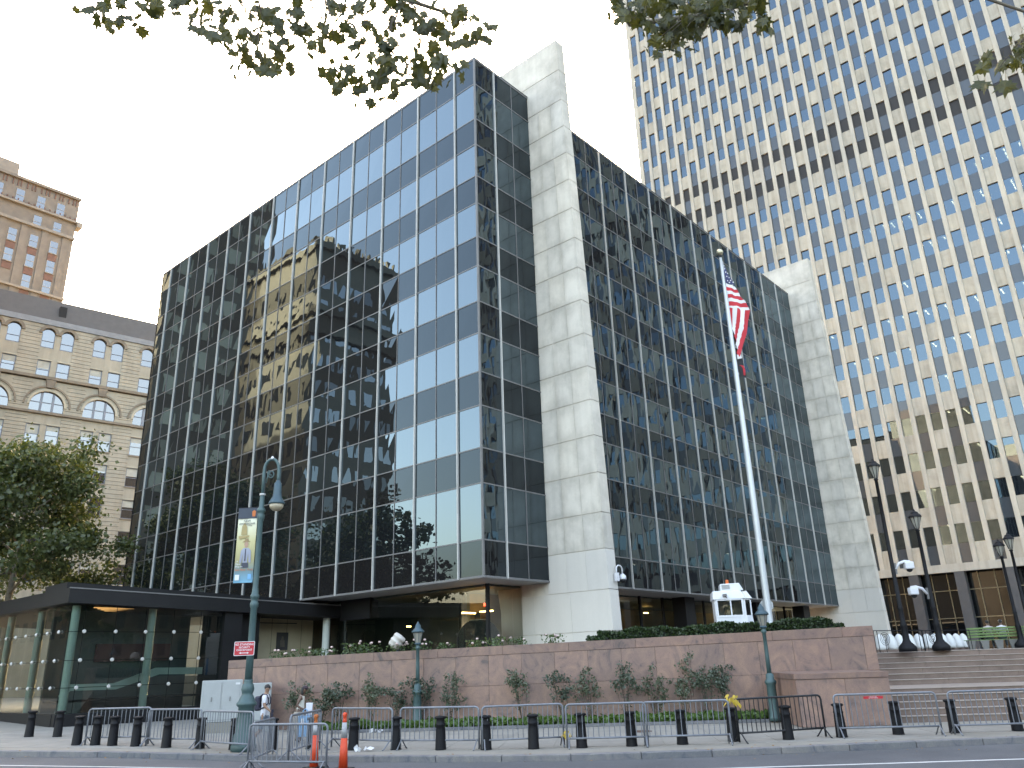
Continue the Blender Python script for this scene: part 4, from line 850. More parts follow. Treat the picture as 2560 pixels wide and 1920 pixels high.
# local x to the right in the picture, local y away
BW, BD, BH = 1.25, 1.5, 2.62
mb = MB(); mb.box(-.65,-.02,0,.6,1.4,1.62).box(-.66,0,1.62,-.58,1.4,2.35).box(.50,0,1.62,.6,1.4,2.35).box(-.66,1.3,1.62,.6,1.4,2.35)
mb.build('shell', m_bw, bo_)
inst('roof', bevel(MB().hexa([(-.72,-.08,2.32),(.66,-.08,2.32),(.66,1.46,2.32),(-.72,1.46,2.32),(-.70,-.02,2.68),(.46,-.02,2.68),(.46,1.4,2.68),(-.70,1.4,2.68)]).mesh('roof', m_bw),.03,2), bo_)
fr = MB().box(-.60,-.05,1.60,.52,-.01,1.68).box(-.60,-.05,2.28,.52,-.01,2.35).box(-.60,-.05,1.68,-.54,-.01,2.28).box(.44,-.05,1.68,.50,-.01,2.28).box(-.03,-.04,1.68,.02,-.01,2.28).build('window_frame', m_bw, bo_)
MB().quad((-.54,-.02,1.68),(-.03,-.02,1.68),(-.03,-.02,2.28),(-.54,-.02,2.28)).build('window_pane', m_bg, fr); MB().quad((.02,-.025,1.68),(.44,-.025,1.68),(.44,-.025,2.28),(.02,-.025,2.28)).build('window_pane', m_bg, fr)
MB().hexa([(.6,.05,0),(1.02,.3,0),(1.02,1.25,0),(.6,1.4,0),(.6,.05,1.62),(.86,.25,1.62),(.86,1.25,1.62),(.6,1.4,1.62)]).build('side_shell', m_bw, bo_)
fs = MB().hexa([(.6,.05,1.62),(.86,.25,1.62),(.86,1.25,1.62),(.6,1.4,1.62),(.6,.05,1.66),(.86,.25,1.66),(.86,1.25,1.66),(.6,1.4,1.66)]).hexa([(.6,.05,2.28),(.84,.25,2.28),(.84,1.25,2.28),(.6,1.4,2.28),(.6,.05,2.34),(.84,.25,2.34),(.84,1.25,2.34),(.6,1.4,2.34)]).box(.80,.22,1.66,.86,.28,2.28).build('side_frame', m_bw, bo_)
MB().quad((.61,.06,1.66),(.83,.24,1.66),(.83,.24,2.28),(.61,.06,2.28)).build('window_pane', m_bg, fs); MB().quad((.84,.26,1.66),(.84,1.2,1.66),(.84,1.2,2.28),(.84,.26,2.28)).build('window_pane', m_bg, fs)
inst('roof_unit', bevel(MB().hexa([(-.34,.2,2.68),(.62,.2,2.68),(.62,1.1,2.68),(-.34,1.1,2.68),(-.34,.2,2.98),(.46,.2,3.0),(.46,1.1,3.0),(-.34,1.1,2.98)]).mesh('roof_unit',m_bw),.03,2), bo_)
for k in range(5): MB().box(-.28,.185,2.76+k*.04,.06,.198,2.775+k*.04).build('vent_slat', m_alumg, bo_)
MB().lathe([(.08,2.99),(.08,3.02),(.065,3.03),(.065,3.14),(.04,3.17)],12,(.0,.5,0)).build('beacon', M('beacon_orange',(.85,.16,.02),.4), bo_)
MB().hexa([(.55,-.02,2.34),(.92,.2,2.34),(.92,.9,2.34),(.55,.9,2.34),(.5,0,2.62),(.72,.2,2.66),(.72,.9,2.66),(.5,.9,2.62)]).build('visor', M('chrome',(.55,.53,.5),.15,.9), bo_)
MB().box(-.30,-.22,2.44,-.14,-.08,2.54).build('floodlight', m_alumg, bo_); MB().tube([(-.2,-.12,2.44),(-.12,-.06,2.36),(-.1,-.03,2.3)],.015,5).build('floodlight_arm', m_dark, bo_)
MB().box(.32,-.06,1.28,.62,-.0,1.58).build('panel_box', m_bw, bo_); MB().tube([(.35,-.05,1.28),(.4,-.06,1.15),(.52,-.06,1.02),(.55,-.06,.8)],.012,5).build('cable', m_alumg, bo_)
MB().box(-.2,.6,.6,.16,.9,2.1).build('seat_back', M('tan_seat',(.35,.28,.15),.7), bo_)
# blue handrails by the lobby
m_blue = M('blue_rail', (.04,.22,.50), .4, var=.05)
for k,(s_,lab) in enumerate(((0,'blue tubular handrail behind the hedge, left one'),(1.05,'blue tubular handrail behind the hedge, right one'))):
    t = thing('handrail', lab, 'handrail', (5.2+s_*.42,-6.2-s_*.9,2.15), math.radians(-63)); MB().tube([(-.65,0,.72),(-.1,0,1.12),(.02,0,1.14)],.03,6).build('rail', m_blue, t); MB().tube([(.0,0,0),(.0,0,1.14)],.03,6).build('post', m_blue, t); MB().tube([(-.6,0,0),(-.6,0,.74)],.03,6).build('post', m_blue, t)
# ------------------------------------------------------------------ foliage helpers
def leafquad(mb, p, size, nrm=None, mi=0):
    a = random.uniform(0,6.283); n = nrm or Vector((random.gauss(0,1),random.gauss(0,1),random.gauss(.35,.8))).normalized()
    u = n.orthogonal().normalized(); u = (Matrix.Rotation(a,3,n) @ u); v = n.cross(u); L = size*random.uniform(.7,1.25); W2 = L*random.uniform(.32,.5)
    p = Vector(p); mb.add([p-u*L*.5, p+v*W2-u*L*.05, p+u*L*.55, p-v*W2-u*L*.05],[(0,1,2,3)],mi)
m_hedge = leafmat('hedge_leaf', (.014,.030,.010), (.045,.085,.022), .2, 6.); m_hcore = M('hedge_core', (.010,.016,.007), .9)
m_shrub = leafmat('shrub_leaf', (.045,.065,.045), (.11,.14,.10), .2, 5.); m_twig = M('twig', (.10,.075,.055), .9)
m_gc = leafmat('ground_cover_leaf', (.035,.085,.018), (.11,.20,.045), .3, 4., (.20,.22,.06)); m_rose = leafmat('rose_leaf', (.04,.075,.03), (.10,.16,.055), .3, 5.); m_petal = M('rose_petal', (.74,.55,.50), .7, var=.25, scale=8)
# hedge
hs0,hs1,ht0,ht1 = 4.4,14.2,-2.42,-1.5
hg = thing('hedge', 'clipped dark green hedge on top of the granite wall', 'hedge', st(hs0,ht0,2.15))
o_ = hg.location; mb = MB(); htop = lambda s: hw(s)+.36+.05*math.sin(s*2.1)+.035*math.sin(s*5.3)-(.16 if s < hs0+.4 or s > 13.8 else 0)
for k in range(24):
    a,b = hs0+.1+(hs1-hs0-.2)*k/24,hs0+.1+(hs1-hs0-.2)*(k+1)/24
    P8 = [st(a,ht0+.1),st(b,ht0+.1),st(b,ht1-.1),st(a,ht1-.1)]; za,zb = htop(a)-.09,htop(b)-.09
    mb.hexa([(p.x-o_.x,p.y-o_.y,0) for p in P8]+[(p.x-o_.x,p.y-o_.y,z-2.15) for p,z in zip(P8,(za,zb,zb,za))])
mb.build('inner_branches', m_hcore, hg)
mb = MB()
for k in range(15000):
    s = random.uniform(hs0,hs1); f = random.random()
    if f < .45: t = ht0+random.gauss(.03,.03); z = random.uniform(2.4,htop(s))
    elif f < .9: t = random.uniform(ht0,ht1); z = htop(s)+random.gauss(-.03,.03)
    else: s = random.choice((hs0+random.gauss(.05,.04),hs1+random.gauss(-.05,.04))); t = random.uniform(ht0,ht1); z = random.uniform(2.5,htop(s))
    p = st(s,t,z)-o_; leafquad(mb, p, .085)
stuff(mb.build('leaves', m_hedge, hg))
# ground cover
mb = MB()
for k in range(9000):
    s = random.uniform(-6,11.0); t = random.uniform(-4.44,-3.02); h = .09+.24*abs(mnoise.noise(Vector((s*1.1,t*1.1,0))))+random.uniform(0,.14)
    leafquad(mb, st(s,t,.05+h*random.uniform(.35,1)), .15)
gcv = mb.build('ground_cover', m_gc); tag(gcv,'leafy green ground cover at the foot of the granite wall','ground cover',None,'stuff')
# shrubs along the wall
SH = [(-5.2,1.5,.9),(-4.4,1.25,.8),(-3.7,1.55,.7),(-2.4,1.6,.8),(-1.5,1.3,1.0),(-.5,1.75,.8),(.55,1.45,1.0),(3.05,1.55,.9),(4.55,1.5,1.0),(5.6,1.55,1.1),(6.9,1.75,1.0),(7.95,1.45,1.0),(9.0,1.6,1.0),(9.9,1.55,.9),(10.55,1.8,.7)]
for i,(s,h,wd) in enumerate(SH):
    s -= 1.5 if s < 2 else 1.2; h *= 1.12
    b = st(s,-3.45,.05); t = thing('shrub', f'leggy grey green shrub against the granite wall, {ORD[i]} from the left', 'shrub', b, 0, 'shrubs along the granite wall')
    mb = MB(); ml = MB()
    for q in range(7):
        a = random.uniform(0,6.28); e = Vector((math.cos(a)*wd*.36,math.sin(a)*.22,h*random.uniform(.62,1.0))); e = Vector((SD.x*e.x+SN.x*e.y,SD.y*e.x+SN.y*e.y,e.z))
        m1 = e*.5+Vector((random.gauss(0,.05),random.gauss(0,.05),.05)); mb.tube([(0,0,0),m1*.6,m1,e],[.014,.011,.009,.004],5)
        for c in range(3):
            c_ = e+Vector((random.gauss(0,.16),random.gauss(0,.12),random.gauss(-.1,.17)))
            for _ in range(24): leafquad(ml, c_+Vector((random.gauss(0,.075),random.gauss(0,.075),random.gauss(0,.075))), .085)
        for _ in range(10): f = random.uniform(.35,.9); leafquad(ml, e*f+Vector((random.gauss(0,.07),random.gauss(0,.07),random.gauss(0,.05))), .075)
    mb.build('stems', m_twig, t); stuff(ml.build('leaves', m_shrub, t))
# roses on the wall top
RS = [(-8.6,.25),(-8.0,.3),(-7.4,.28),(-6.6,.42),(-6.1,.36),(-5.0,.28),(-4.2,.34),(-3.4,.25),(-2.4,.28),(-1.5,.36),(-.8,.3),(-.1,.34)]
for i,(s,h) in enumerate(RS):
    s = -8.3+i*1.02+random.uniform(-.3,.3); b = st(s,-2.1,2.15); t = thing('rose_bush', f'low pink rose bush above the granite wall, {ORD[i]} from the left', 'rose bush', b, 0, 'roses along the top of the wall')
    top = hw(s)+h-2.15; mb = MB(); ml = MB()
    for q in range(6): 
        e = Vector((random.uniform(-.4,.4),random.uniform(-.3,.3),top*random.uniform(.75,1))); mb.tube([(0,0,0),e*.5,e],[.012,.009,.005],5)
    for _ in range(170): leafquad(ml, (random.uniform(-.5,.5),random.uniform(-.3,.3),top*random.uniform(.55,1.0)), .085)
    mb.build('stems', m_twig, t); stuff(ml.build('leaves', m_rose, t)); fl = MB().lathe([(.01,-.03),(.05,-.01),(.055,.02),(.035,.05),(.01,.04)],7).mesh('blossom', m_petal, True)
    for q in range(random.randint(2,6)): inst('blossom', fl, t, (random.uniform(-.5,.5),random.uniform(-.3,.1),top*random.uniform(.85,1.08)), random.random()*3)
# white drum on a stand above the wall (seen beside the short lamp)
fl_ = thing('drum_floodlight', 'pale barrel shaped floodlight tilted above the granite wall', 'floodlight', (-3.62,1.5,2.15)); 
d_ = MB().lathe([(.05,-.30),(.21,-.28),(.25,-.2),(.25,-.08),(.27,-.06),(.27,0),(.25,.02),(.25,.12),(.27,.14),(.26,.2),(.22,.27),(.1,.29)],18).build('drum', M('pale_drum',(.62,.58,.52),.6,var=.12,scale=6), fl_, (0,0,1.05), smooth=True); d_.rotation_euler = (.5,.45,0)
MB().tube([(0,0,0),(0,0,.55),(.05,0,.8)],.035,8).build('stand', m_grnd, fl_); MB().tube([(-.26,0,1.0),(-.2,0,.78),(.2,0,.74),(.28,0,.98)],.02,6).build('yoke', m_grnd, fl_)
# ------------------------------------------------------------------ plaza furniture at the top of the steps
m_egg = M('white_fibreglass', (.74,.74,.71), .5, var=.05); eg = MB().lathe([(.30,0),(.31,.12),(.30,.3),(.26,.5),(.19,.66),(.1,.77),(.01,.81)],18).mesh('egg_bollard', m_egg, True)
DC = lambda x_px, D: CAM + (cF + cR*((x_px-1280)/1970.4) - cU*((1612-960)/1970.4))*D
eggs_px = [2202,2229,2250,2276,2298,2320,2339,2359,2376,2394,2411]
for i,xp in enumerate(eggs_px):
    p = DC(xp, 42+.55*i); o = inst('egg_bollard', eg, None, (p.x,p.y,2.28)); tag(o, f'white egg shaped bollard on the plaza, {ORD[i]} from the left', 'bollard', 'white egg bollards')
p0,p1 = DC(2190,41.5),DC(2425,48.6)
dv = (p1-p0); dv.z = 0; nv = Vector((-dv.y,dv.x,0)).normalized()*.35
pb = struct(MB().hexa([(p0-nv).to_tuple()[:2]+(2.15,),(p1-nv).to_tuple()[:2]+(2.15,),(p1+nv).to_tuple()[:2]+(2.15,),(p0+nv).to_tuple()[:2]+(2.15,),(p0-nv).to_tuple()[:2]+(2.28,),(p1-nv).to_tuple()[:2]+(2.28,),(p1+nv).to_tuple()[:2]+(2.28,),(p0+nv).to_tuple()[:2]+(2.28,)]).build('plinth', m_step), 'low pink granite kerb under the white egg bollards', 'kerb')
# black railings with spiral rings
def railing(x0,x1,D,label):
    a_,b_ = DC(x0,D),DC(x1,D+1.0); t = thing('plaza_railing', label, 'railing', (a_.x,a_.y,2.15), math.atan2(b_.y-a_.y,b_.x-a_.x)); L = math.hypot(b_.x-a_.x,b_.y-a_.y); H = .95
    MB().tube([(0,0,H),(L,0,H-.02)],.022,6).build('top_rail', m_iron, t)
    for x in (0,.2,L-.2,L): MB().tube([(x,0,0),(x,0,H)],.018,6).build('post', m_iron, t)
    c = .2+.42
    for r in (.1,.19,.28): MB().tube([(c+r*math.cos(q*math.pi/12),0,H-.36+r*math.sin(q*math.pi/12)) for q in range(25)],.012,5,cap=False).build('ring', m_iron, t)
    MB().tube([(c,0,0),(c,0,H-.36)],.015,5).build('ring_stem', m_iron, t)
railing(2189,2310,36.0,'black iron plaza railing with spiral rings next to the granite wall'); railing(2312,2430,38.5,'black iron plaza railing with spiral rings beside the green bench')
# green bench and two seated people
m_bench = M('bench_green', (.13,.22,.06), .5, var=.15, scale=3); bd0,bd1 = DC(2424,40),DC(2640,38.5)
bc = thing('park_bench', 'long bright green slatted bench on the plaza', 'bench', (bd0.x,bd0.y,2.15), math.atan2(bd1.y-bd0.y,bd1.x-bd0.x)); BL = math.hypot(bd1.x-bd0.x,bd1.y-bd0.y)
for k in range(4): inst('back_slat', bevel(MB().box(0,-.0-.03*k,.55+k*.13,BL,.035-.03*k,.64+k*.13).mesh('back_slat',m_bench),.01), bc)
for k in range(4): MB().box(-.2,.08+k*.11,.42,BL,.17+k*.11,.45).build('seat_slat', m_bench, bc)
mb_leg = M('bench_leg', (.20,.19,.17), .7)
for k in range(int(BL/.62)+1): inst('leg', MB().hexa([(.1+k*.62-.12,.05,0),(.1+k*.62+.12,.05,0),(.1+k*.62+.12,.5,0),(.1+k*.62-.12,.5,0),(.1+k*.62-.2,.05,.42),(.1+k*.62+.2,.05,.42),(.1+k*.62+.2,.5,.42),(.1+k*.62-.2,.5,.42)]).mesh('leg',mb_leg), bc)
# ------------------------------------------------------------------ people
def skin_body(name, J, E, mats, pick, parent, levels=2):
    """J: name->(pos, radius); E: edges; pick(center, normal)->material index"""
    idx = {k:i for i,k in enumerate(J)}; me = bpy.data.meshes.new(name); me.from_pydata([J[k][0] for k in J],[(idx[a],idx[b]) for a,b in E],[])
    o = bpy.data.objects.new(name, me); COL.objects.link(o); sm = o.modifiers.new('s','SKIN'); sb = o.modifiers.new('u','SUBSURF'); sb.levels = sb.render_levels = levels
    for k in J:
        r = J[k][1]; r = r if isinstance(r,tuple) else (r,r); me.skin_vertices[0].data[idx[k]].radius = r
    me.skin_vertices[0].data[idx['pelvis']].use_root = True
    bpy.context.view_layer.update(); nm = bpy.data.meshes.new_from_object(o.evaluated_get(bpy.context.evaluated_depsgraph_get())); bpy.data.objects.remove(o)
    nm.materials.clear()
    for m in mats: nm.materials.append(m)
    for p in nm.polygons: p.material_index = pick(p.center); p.use_smooth = True
    b = inst(name, nm, parent); return b
def head_parts(parent, c, fwd, hair, skin, cap=None, longhair=False, r=.1):
    """face relief and hair around head centre c, facing fwd (unit, xy)"""
    f = Vector((fwd[0],fwd[1],0)).normalized(); s = Vector((-f.y,f.x,0)); c = Vector(c)
    def ell(cc, rx, ry, rz, n=10, mcut=None):
        mb = MB(); vs = []; K = 7
        for i in range(K+1):
            v = math.pi*i/K
            for k in range(n):
                u = 2*math.pi*k/n; q = cc+f*(rx*math.sin(v)*math.cos(u))+s*(ry*math.sin(v)*math.sin(u))+Vector((0,0,rz*math.cos(v))); vs.append(q)
        mb.add(vs,[(i*n+k,(i+1)*n+k,(i+1)*n+(k+1)%n,i*n+(k+1)%n) for i in range(K) for k in range(n)]); return mb
    ell(c+f*(-.018)+Vector((0,0,.032)), r*.98, r*.86, r*.98).build('hair', hair, parent, smooth=True)
    if longhair: ell(c-f*.07+Vector((0,0,-.07)), .06, .085, .16).build('hair', hair, parent, smooth=True)
    ell(c+f*.098+Vector((0,0,-.02)), .02,.014,.024,6).build('nose', skin, parent, smooth=True)
    for k in (-1,1):
        ell(c+f*.082+s*(.034*k)+Vector((0,0,.012)), .012,.014,.008,6).build('eye', m_rub, parent); ell(c+s*(.083*k)+Vector((0,0,-.005)), .02,.012,.03,6).build('ear', skin, parent, smooth=True)
    ell(c+f*.086+Vector((0,0,-.058)), .012,.026,.007,6).build('mouth', M('lips',(.25,.10,.08),.6) if 'lips' not in bpy.data.materials else bpy.data.materials['lips'], parent)
    if cap: ell(c+Vector((0,0,.05)), r*1.02, r*.92, r*.75).build('cap', cap, parent, smooth=True)
def hand_j(J, E, wrist, d, side, pre):
    """five finger chains; d: hand direction, side: thumb direction"""
    d = Vector(d).normalized(); sd = Vector(side).normalized(); w_ = Vector(J[wrist][0]); pc = w_+d*.05
    J[pre+'palm'] = (tuple(pc),(.03,.02)); E.append((wrist,pre+'palm'))
    for q,(o,L) in enumerate(((-.026,.06),(-.009,.075),(.009,.07),(.026,.055))):
        b_ = pc+sd*(-o)+d*.03; cu = d*.8+Vector((d.y*.2,-d.x*.2,-.25)); J[f'{pre}f{q}'] = (tuple(b_),.0095); J[f'{pre}g{q}'] = (tuple(b_+d*L*.55),.0085); J[f'{pre}h{q}'] = (tuple(b_+d*L*.55+cu.normalized()*L*.45),.007); E += [(pre+'palm',f'{pre}f{q}'),(f'{pre}f{q}',f'{pre}g{q}'),(f'{pre}g{q}',f'{pre}h{q}')]
    tb = w_+sd*.03+d*.02; J[pre+'t0'] = (tuple(tb),.011); J[pre+'t1'] = (tuple(tb+sd*.025+d*.035),.009); E += [(wrist,pre+'t0'),(pre+'t0',pre+'t1')]
m_sk1 = M('skin_tan', (.36,.20,.13), .55, var=.06); m_sk2 = M('skin_brown', (.16,.085,.055), .55, var=.06); m_hairk = M('hair_black', (.012,.010,.010), .6); m_shirt = M('white_cotton', (.76,.76,.80), .8, var=.05, scale=6); m_denim = M('grey_blue_denim', (.17,.22,.27), .85, var=.1, scale=8); m_shoe = M('white_shoe', (.65,.65,.66), .6); m_top = M('cream_top', (.76,.73,.64), .8, var=.06); m_skirt = M('khaki_skirt', (.38,.33,.27), .85, var=.08)
# man walking to the right (+x local), facing +x
mx,my = -10.6,-.25; man = thing('person', 'man in white t-shirt and denim shorts walking beside the street lamp', 'person', (mx,my,gzp(mx,my)), math.radians(-48))
J = {'pelvis':((0,0,.96),(.15,.12)),'waist':((.01,0,1.12),(.145,.11)),'chest':((.02,0,1.32),(.165,.12)),'neckb':((.02,0,1.48),(.08,.075)),'neck':((.035,0,1.55),.055),'head':((.06,0,1.65),(.088,.098)),'crown':((.05,0,1.70),(.08,.088)),
 'shL':((0.02,.19,1.43),.075),'elL':((-.09,.23,1.16),.048),'wrL':((.02,.25,.93),.033),'shR':((.02,-.19,1.43),.075),'elR':((.06,-.24,1.15),.05),'wrR':((.24,-.25,1.00),.034),
 'hipL':((0,.09,.90),.105),'knL':((.20,.10,.50),.07),'anL':((.26,.10,.10),.045),'toL':((.40,.10,.04),.04),'hipR':((0,-.09,.90),.105),'knR':((-.02,-.10,.50),.068),'anR':((-.28,-.10,.16),.045),'toR':((-.18,-.10,.05),.04)}
E = [('pelvis','waist'),('waist','chest'),('chest','neckb'),('neckb','neck'),('neck','head'),('head','crown'),('chest','shL'),('shL','elL'),('elL','wrL'),('chest','shR'),('shR','elR'),('elR','wrR'),('pelvis','hipL'),('hipL','knL'),('knL','anL'),('anL','toL'),('pelvis','hipR'),('hipR','knR'),('knR','anR'),('anR','toR')]
hand_j(J,E,'wrL',(.15,0,-1),(1,0,0),'L'); hand_j(J,E,'wrR',(.7,0,-.5),(.3,.6,.5),'R')
def pickman(c):
    if c.z < .12: return 3
    if c.z > 1.49 : return 0
    if abs(c.y) > .17 and c.z < 1.24: return 0
    if c.z > .86: return 1
    if c.z > .46: return 2
    return 0
skin_body('body', J, E, [m_sk1,m_shirt,m_denim,m_shoe], pickman, man); head_parts(man,(.065,0,1.665),(1,0),m_hairk,m_sk1)
bk = thing('backpack', 'dark navy backpack worn by the man in white', 'backpack', (mx,my,gzp(mx,my)), math.radians(-48)); m_navy = M('navy_nylon',(.015,.016,.04),.6)
inst('bag', bevel(MB().box(-.30,-.14,1.0,-.12,.14,1.44).mesh('bag',m_navy),.05,2), bk)
for k in (-1,1): MB().tube([(-.14,.1*k,1.42),(-.04,.12*k,1.50),(.08,.13*k,1.47),(.145,.125*k,1.36),(.14,.12*k,1.22),(.02,.17*k,1.10),(-.12,.14*k,1.06)],[.022]*7,6).build('strap', m_navy, bk, smooth=True)
tag(inst('book', bevel(MB().box(-.02,-.08,-.11,.02,.08,.11).mesh('book',[m_navy]),.005), None, Vector((mx,my,gzp(mx,my)))+Matrix.Rotation(math.radians(-48),3,'Z') @ Vector((.33,-.25,.93)), math.radians(-48)), 'small dark booklet held by the man in white', 'booklet')
# woman looking down, facing right
wx,wy = -9.5,-.62; wo = thing('person', 'woman in cream top and khaki skirt looking down, holding a blue bag', 'person', (wx,wy,0), math.radians(-48))
J = {'pelvis':((0,0,.95),(.16,.125)),'waist':((0,0,1.10),(.125,.10)),'chest':((.02,0,1.29),(.145,.115)),'neckb':((.03,0,1.44),(.07,.065)),'neck':((.06,0,1.50),.048),'head':((.11,0,1.585),(.085,.092)),'crown':((.10,0,1.64),(.08,.086)),
 'shL':((0.02,.17,1.38),.062),'elL':((-.10,.22,1.12),.042),'wrL':((.10,.20,.98),.03),'shR':((.02,-.17,1.38),.062),'elR':((-.06,-.25,1.12),.042),'wrR':((.16,-.20,1.0),.03),
 'hipL':((0,.08,.86),.12),'knL':((.02,.09,.50),.115),'anL':((.0,.09,.10),.045),'toL':((.14,.10,.04),.036),'hipR':((0,-.08,.86),.12),'knR':((-.03,-.09,.50),.115),'anR':((-.08,-.09,.10),.045),'toR':((.05,-.10,.04),.036)}
E = [('pelvis','waist'),('waist','chest'),('chest','neckb'),('neckb','neck'),('neck','head'),('head','crown'),('chest','shL'),('shL','elL'),('elL','wrL'),('chest','shR'),('shR','elR'),('elR','wrR'),('pelvis','hipL'),('hipL','knL'),('knL','anL'),('anL','toL'),('pelvis','hipR'),('hipR','knR'),('knR','anR'),('anR','toR')]
hand_j(J,E,'wrL',(.8,-.3,-.4),(0,0,1),'L'); hand_j(J,E,'wrR',(.8,.3,-.4),(0,0,1),'R')
def pickwo(c):
    if c.z < .07: return 3
    if c.z > 1.40 and abs(c.y) < .1: return 0
    if abs(c.y) > .135 : return 0 if c.z > .85 else 2
    if c.z > 1.02: return 1
    if c.z > .42: return 2
    return 0
skin_body('body', J, E, [m_sk2,m_top,m_skirt,m_rub], pickwo, wo); head_parts(wo,(.115,0,1.60),(1,0),m_hairk,m_sk2,cap=M('dark_headwrap',(.03,.012,.02),.7),longhair=True)
MB().lathe([(.20,.93),(.235,.7),(.27,.42),(.275,.40),(.25,.42),(.2,.7)],18).build('skirt', m_skirt, wo, smooth=True)
m_bag = M('light_blue_bag', (.16,.42,.68), .55, var=.22, scale=7); tb = thing('tote_bag', 'bright light blue tote bag held by the woman', 'bag', Vector((wx,wy,.20))+Matrix.Rotation(math.radians(-48),3,'Z') @ Vector((.24,-.32,0)), math.radians(-48))
inst('bag', bevel(MB().hexa([(-.17,-.10,0),(.17,-.10,0),(.17,.10,0),(-.17,.10,0),(-.21,-.05,.62),(.21,-.05,.62),(.21,.05,.62),(-.21,.05,.62)]).mesh('bag',m_bag),.02,2), tb)
for y in (-.05,.05): MB().tube([(-.09,y,.61),(-.06,y*.6,.78),(0,0,.83),(.06,y*.6,.78),(.09,y,.61)],.012,6).build('handle', m_bag, tb)
MB().box(-.12,-.105,.40,-.02,-.085,.54).build('print', m_swht, tb)
tag(inst('white_bag', bevel(MB().hexa([(-.09,-.05,0),(.09,-.05,0),(.09,.05,0),(-.09,.05,0),(-.11,-.03,.38),(.11,-.03,.38),(.11,.03,.38),(-.11,.03,.38)]).mesh('white_bag',m_shirt),.02,2), None, Vector((wx,wy,.82))+Matrix.Rotation(math.radians(-48),3,'Z') @ Vector((.34,-.22,0)), math.radians(-48)), 'white bag under the arm of the woman', 'bag')
# two people sitting on the green bench, seen from behind
def sitter(f, label, shirt, cap):
    c = Vector((bd0.x,bd0.y,0)).lerp(Vector((bd1.x,bd1.y,0)),f); rz = math.atan2(bd1.y-bd0.y,bd1.x-bd0.x)
    t = thing('person', label, 'person', (c.x,c.y,2.15), rz)
    J = {'pelvis':((0,.22,.55),(.16,.13)),'waist':((0,.22,.72),(.15,.12)),'chest':((0,.22,.93),(.18,.12)),'neckb':((0,.23,1.09),.07),'neck':((0,.24,1.15),.055),'head':((0,.26,1.26),(.085,.095)),'crown':((0,.26,1.31),(.08,.085)),'shL':((-.2,.22,1.03),.07),'elL':((-.25,.30,.78),.047),'wrL':((-.14,.50,.66),.034),'shR':((.2,.22,1.03),.07),'elR':((.25,.30,.78),.047),'wrR':((.14,.50,.66),.034),'hipL':((-.1,.26,.54),.1),'knL':((-.12,.66,.55),.075),'anL':((-.12,.68,.1),.045),'toL':((-.12,.82,.04),.04),'hipR':((.1,.26,.54),.1),'knR':((.12,.66,.55),.075),'anR':((.12,.68,.1),.045),'toR':((.12,.82,.04),.04)}
    E = [('pelvis','waist'),('waist','chest'),('chest','neckb'),('neckb','neck'),('neck','head'),('head','crown'),('chest','shL'),('shL','elL'),('elL','wrL'),('chest','shR'),('shR','elR'),('elR','wrR'),('pelvis','hipL'),('hipL','knL'),('knL','anL'),('anL','toL'),('pelvis','hipR'),('hipR','knR'),('knR','anR'),('anR','toR')]
    hand_j(J,E,'wrL',(.5,.5,-.3),(0,0,1),'L'); hand_j(J,E,'wrR',(-.5,.5,-.3),(0,0,1),'R')
    skin_body('body',J,E,[m_sk2,shirt,m_denim,m_shoe],lambda c: 0 if c.z > 1.1 else (1 if (c.z > .62 and c.y < .45) else (0 if c.z > .6 else (3 if c.z < .12 else 2))),t,1); head_parts(t,(0,.265,1.27),(0,1),m_hairk,m_sk2,cap=cap)
sitter(.27,'person in pale shirt sitting on the green bench, bare headed',M('pale_shirt',(.55,.48,.46),.8),None); sitter(.43,'person in white cap sitting on the green bench',m_shirt,m_swht)
# ------------------------------------------------------------------ trees
m_bark = M('plane_bark', (.20,.17,.125), .9, var=.35, scale=2.2, bump=.4); m_tleaf = leafmat('tree_leaf', (.028,.045,.016), (.085,.11,.042), .25, 1.6, (.15,.13,.055)); m_dleaf = leafmat('shade_tree_leaf', (.015,.028,.010), (.045,.065,.022), .3, 1.2)
def tree(x,y,z0,H,R,label,leaf,n=16000,lsz=.20,seed=1,trunk_h=None):
    rnd = random.Random(seed); t = thing('plane_tree', label, 'tree', (x,y,z0)); th = trunk_h or H*.35
    mb = MB(); mb.tube([(0,0,0),(.05,.04,th*.5),(0,.1,th),(.1,0,H*.6),(.0,.1,H*.85)],[.30,.25,.22,.14,.05],9); ends = []
    for q in range(15):
        a = q*2.4+rnd.uniform(-.3,.3); zb = th*.9+(H*.5)*(q/15); L = R*rnd.uniform(.55,1.0)*(1-.45*(q/15)); e = Vector((math.cos(a)*L,math.sin(a)*L,zb+L*.45)); b0 = Vector((0,.05,zb))
        mid = b0.lerp(e,.5)+Vector((0,0,.3)); mb.tube([b0,mid,e],[.10,.06,.02],6); ends += [mid.lerp(e,.4),e,e+Vector((rnd.gauss(0,.5),rnd.gauss(0,.5),rnd.gauss(0,.4)))]
        for k in range(3):
            e2 = e.lerp(mid,rnd.random())+Vector((rnd.gauss(0,1),rnd.gauss(0,1),rnd.gauss(.2,.6)))*R*.25; mb.tube([mid.lerp(e,.3),e2],[.03,.008],5); ends.append(e2)
    mb.build('trunk', m_bark, t, smooth=True); ml = MB(); st_ = random.getstate(); random.seed(seed)
    ends += [Vector((rnd.gauss(0,.35),rnd.gauss(0,.35),H*rnd.uniform(.8,.97))) for _ in range(6)]
    cl = [(e,rnd.uniform(.45,1.0)) for e in ends]
    for k in range(n):
        c,r = cl[k%len(cl)]; d = Vector((random.gauss(0,1),random.gauss(0,1),random.gauss(0,.75)))*r*.55*R/4; leafquad(ml,c+d,lsz)
    random.setstate(st_); stuff(ml.build('crown', leaf, t))
